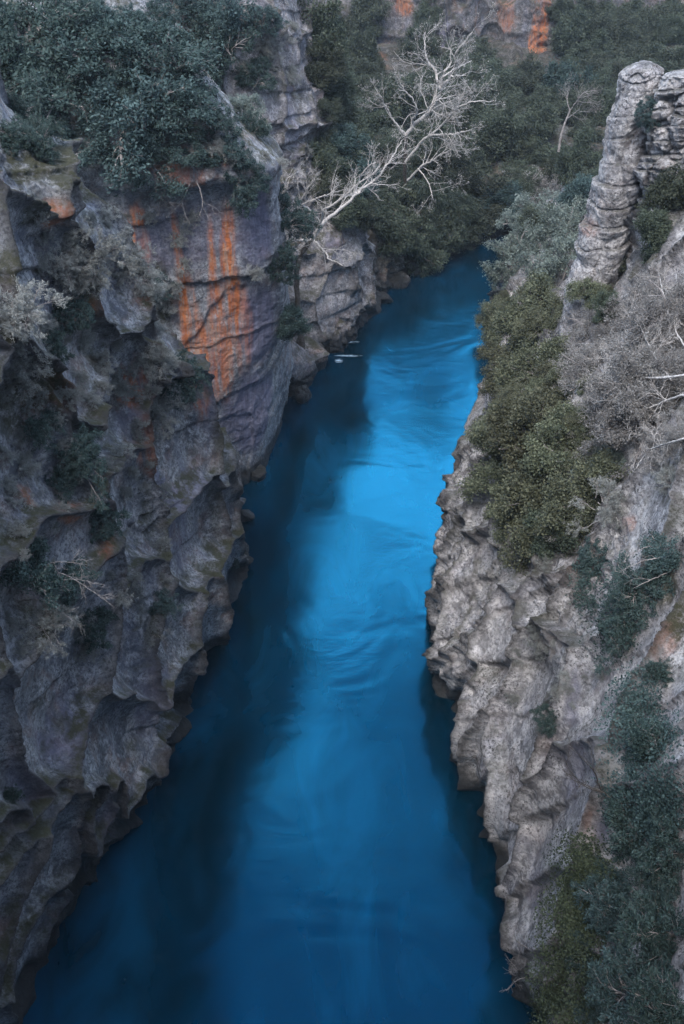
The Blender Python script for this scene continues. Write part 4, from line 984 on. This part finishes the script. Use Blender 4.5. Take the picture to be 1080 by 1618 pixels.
twig_shrub([[(300, 290), (285, 320), (262, 345)], [(310, 285), (320, 320), (310, 350)], [(270, 280), (255, 310), (250, 340)], [(285, 290), (290, 330), (300, 355)]], 'dry hanging twigs over the orange streaked wall', 83, .03,
           twig=(7, .9), levels=((4, .6, .6, .6),))
twig_shrub([[(1060, 880), (1020, 885), (985, 900)], [(1060, 860), (1020, 865), (990, 880)], [(1065, 900), (1030, 915), (1000, 930)]], 'bare arching stems in front of the mossy right terrace', 84, .018, twig=(7, .6), levels=((3, .6, .6, .6),))

# ------------------------------------------------------------------ ivy curtain on the lower right wall
def ivy(label, regs, n, size, seed, mat):
    rng = np.random.RandomState(seed); Cs = []; Ns = []; Ti = []
    pts = []
    for (x, y, rx, ry) in regs:
        for k in range(26):
            a = rng.rand()*6.28; q = math.sqrt(rng.rand()); pts.append((x+rx*q*math.cos(a), y+ry*q*math.sin(a)))
    for (x, y) in pts:
        p, nn, t = hit(x, y)
        if p[2] < .2: continue
        m = n; tt = rng.rand()
        r = rng.uniform(.16, .42); v = rng.randn(m, 3); v *= (np.minimum(1.6, np.linalg.norm(v, axis=1))/np.linalg.norm(v, axis=1))[:, None]*r*.85*np.array([1, 1, 1.4]); v -= (v@nn)[:, None]*nn*.75
        Cs.append(p+v+nn*(.12+.12*rng.rand(m)[:, None])); Ns.append(np.repeat(nn[None], m, 0)); Ti.append(np.full(m, .15+.6*tt))
    C = np.concatenate(Cs); N_ = np.concatenate(Ns); T = np.concatenate(Ti); b0 = C.mean(0)
    m = len(C); d = rng.randn(m, 3)*.5; d[:, 2] -= .6; d -= (d*N_).sum(1, keepdims=True)*N_; d /= np.linalg.norm(d, axis=1, keepdims=True)
    nn = N_+rng.randn(m, 3)*.5+np.array([0, 0, .4]); nn -= (nn*d).sum(1, keepdims=True)*d; nn /= np.linalg.norm(nn, axis=1, keepdims=True); s = np.cross(d, nn)
    L = size*rng.uniform(.6, 1.2, m)[:, None]
    V = np.stack([C-d*L*.5, C+s*L*.42-d*L*.1, C+d*L*.6-nn*L*.1, C-s*L*.42-d*L*.1], 1).reshape(-1, 3)-b0
    A = Acc(); A.add(V, np.arange(m*4).reshape(-1, 4), np.repeat(np.clip(T+.25*rng.randn(m), 0, 1), 4))
    o = link('ivy', A.mesh('ivy', mat, False)); o.location = b0; tag(o, label, 'ivy'); return o
ivy('ivy curtain with olive leaves covering the lower right wall', [(915, 1370, 30, 40), (910, 1440, 40, 50), (905, 1500, 50, 60), (900, 1570, 55, 60), (940, 1420, 40, 60), (930, 1540, 50, 70), (880, 1600, 40, 40)], 95, .055, 5, L_ivy)
ivy('dark leafy creeper at the right edge above the ivy curtain', [(1010, 1130, 40, 50), (1040, 1200, 45, 60), (1000, 1260, 40, 60), (1050, 1290, 40, 60)], 80, .06, 6, L_teal)
ivy('trailing creeper on the pale wall under the right terrace', [(940, 930, 30, 40), (975, 1000, 30, 40), (990, 940, 30, 40)], 40, .06, 7, L_teal)

# ------------------------------------------------------------------ air in the gorge
hz = bpy.data.materials.new('haze'); hz.use_nodes = True; t_ = hz.node_tree; t_.nodes.clear()
ho = t_.nodes.new('ShaderNodeOutputMaterial'); pv = t_.nodes.new('ShaderNodeVolumePrincipled')
pv.inputs['Color'].default_value = (.62, .78, .95, 1); pv.inputs['Density'].default_value = .0003
t_.links.new(pv.outputs[0], ho.inputs['Volume'])
hb = np.array([(x, y, z) for x in (-170, 170) for y in (-140, 280) for z in (-8, 64)], float)
hme = mesh_from('haze', hb, np.array([(0, 1, 3, 2), (4, 6, 7, 5), (0, 4, 5, 1), (2, 3, 7, 6), (0, 2, 6, 4), (1, 5, 7, 3)]), hz, False)
tag(link('haze', hme), kind='stuff')
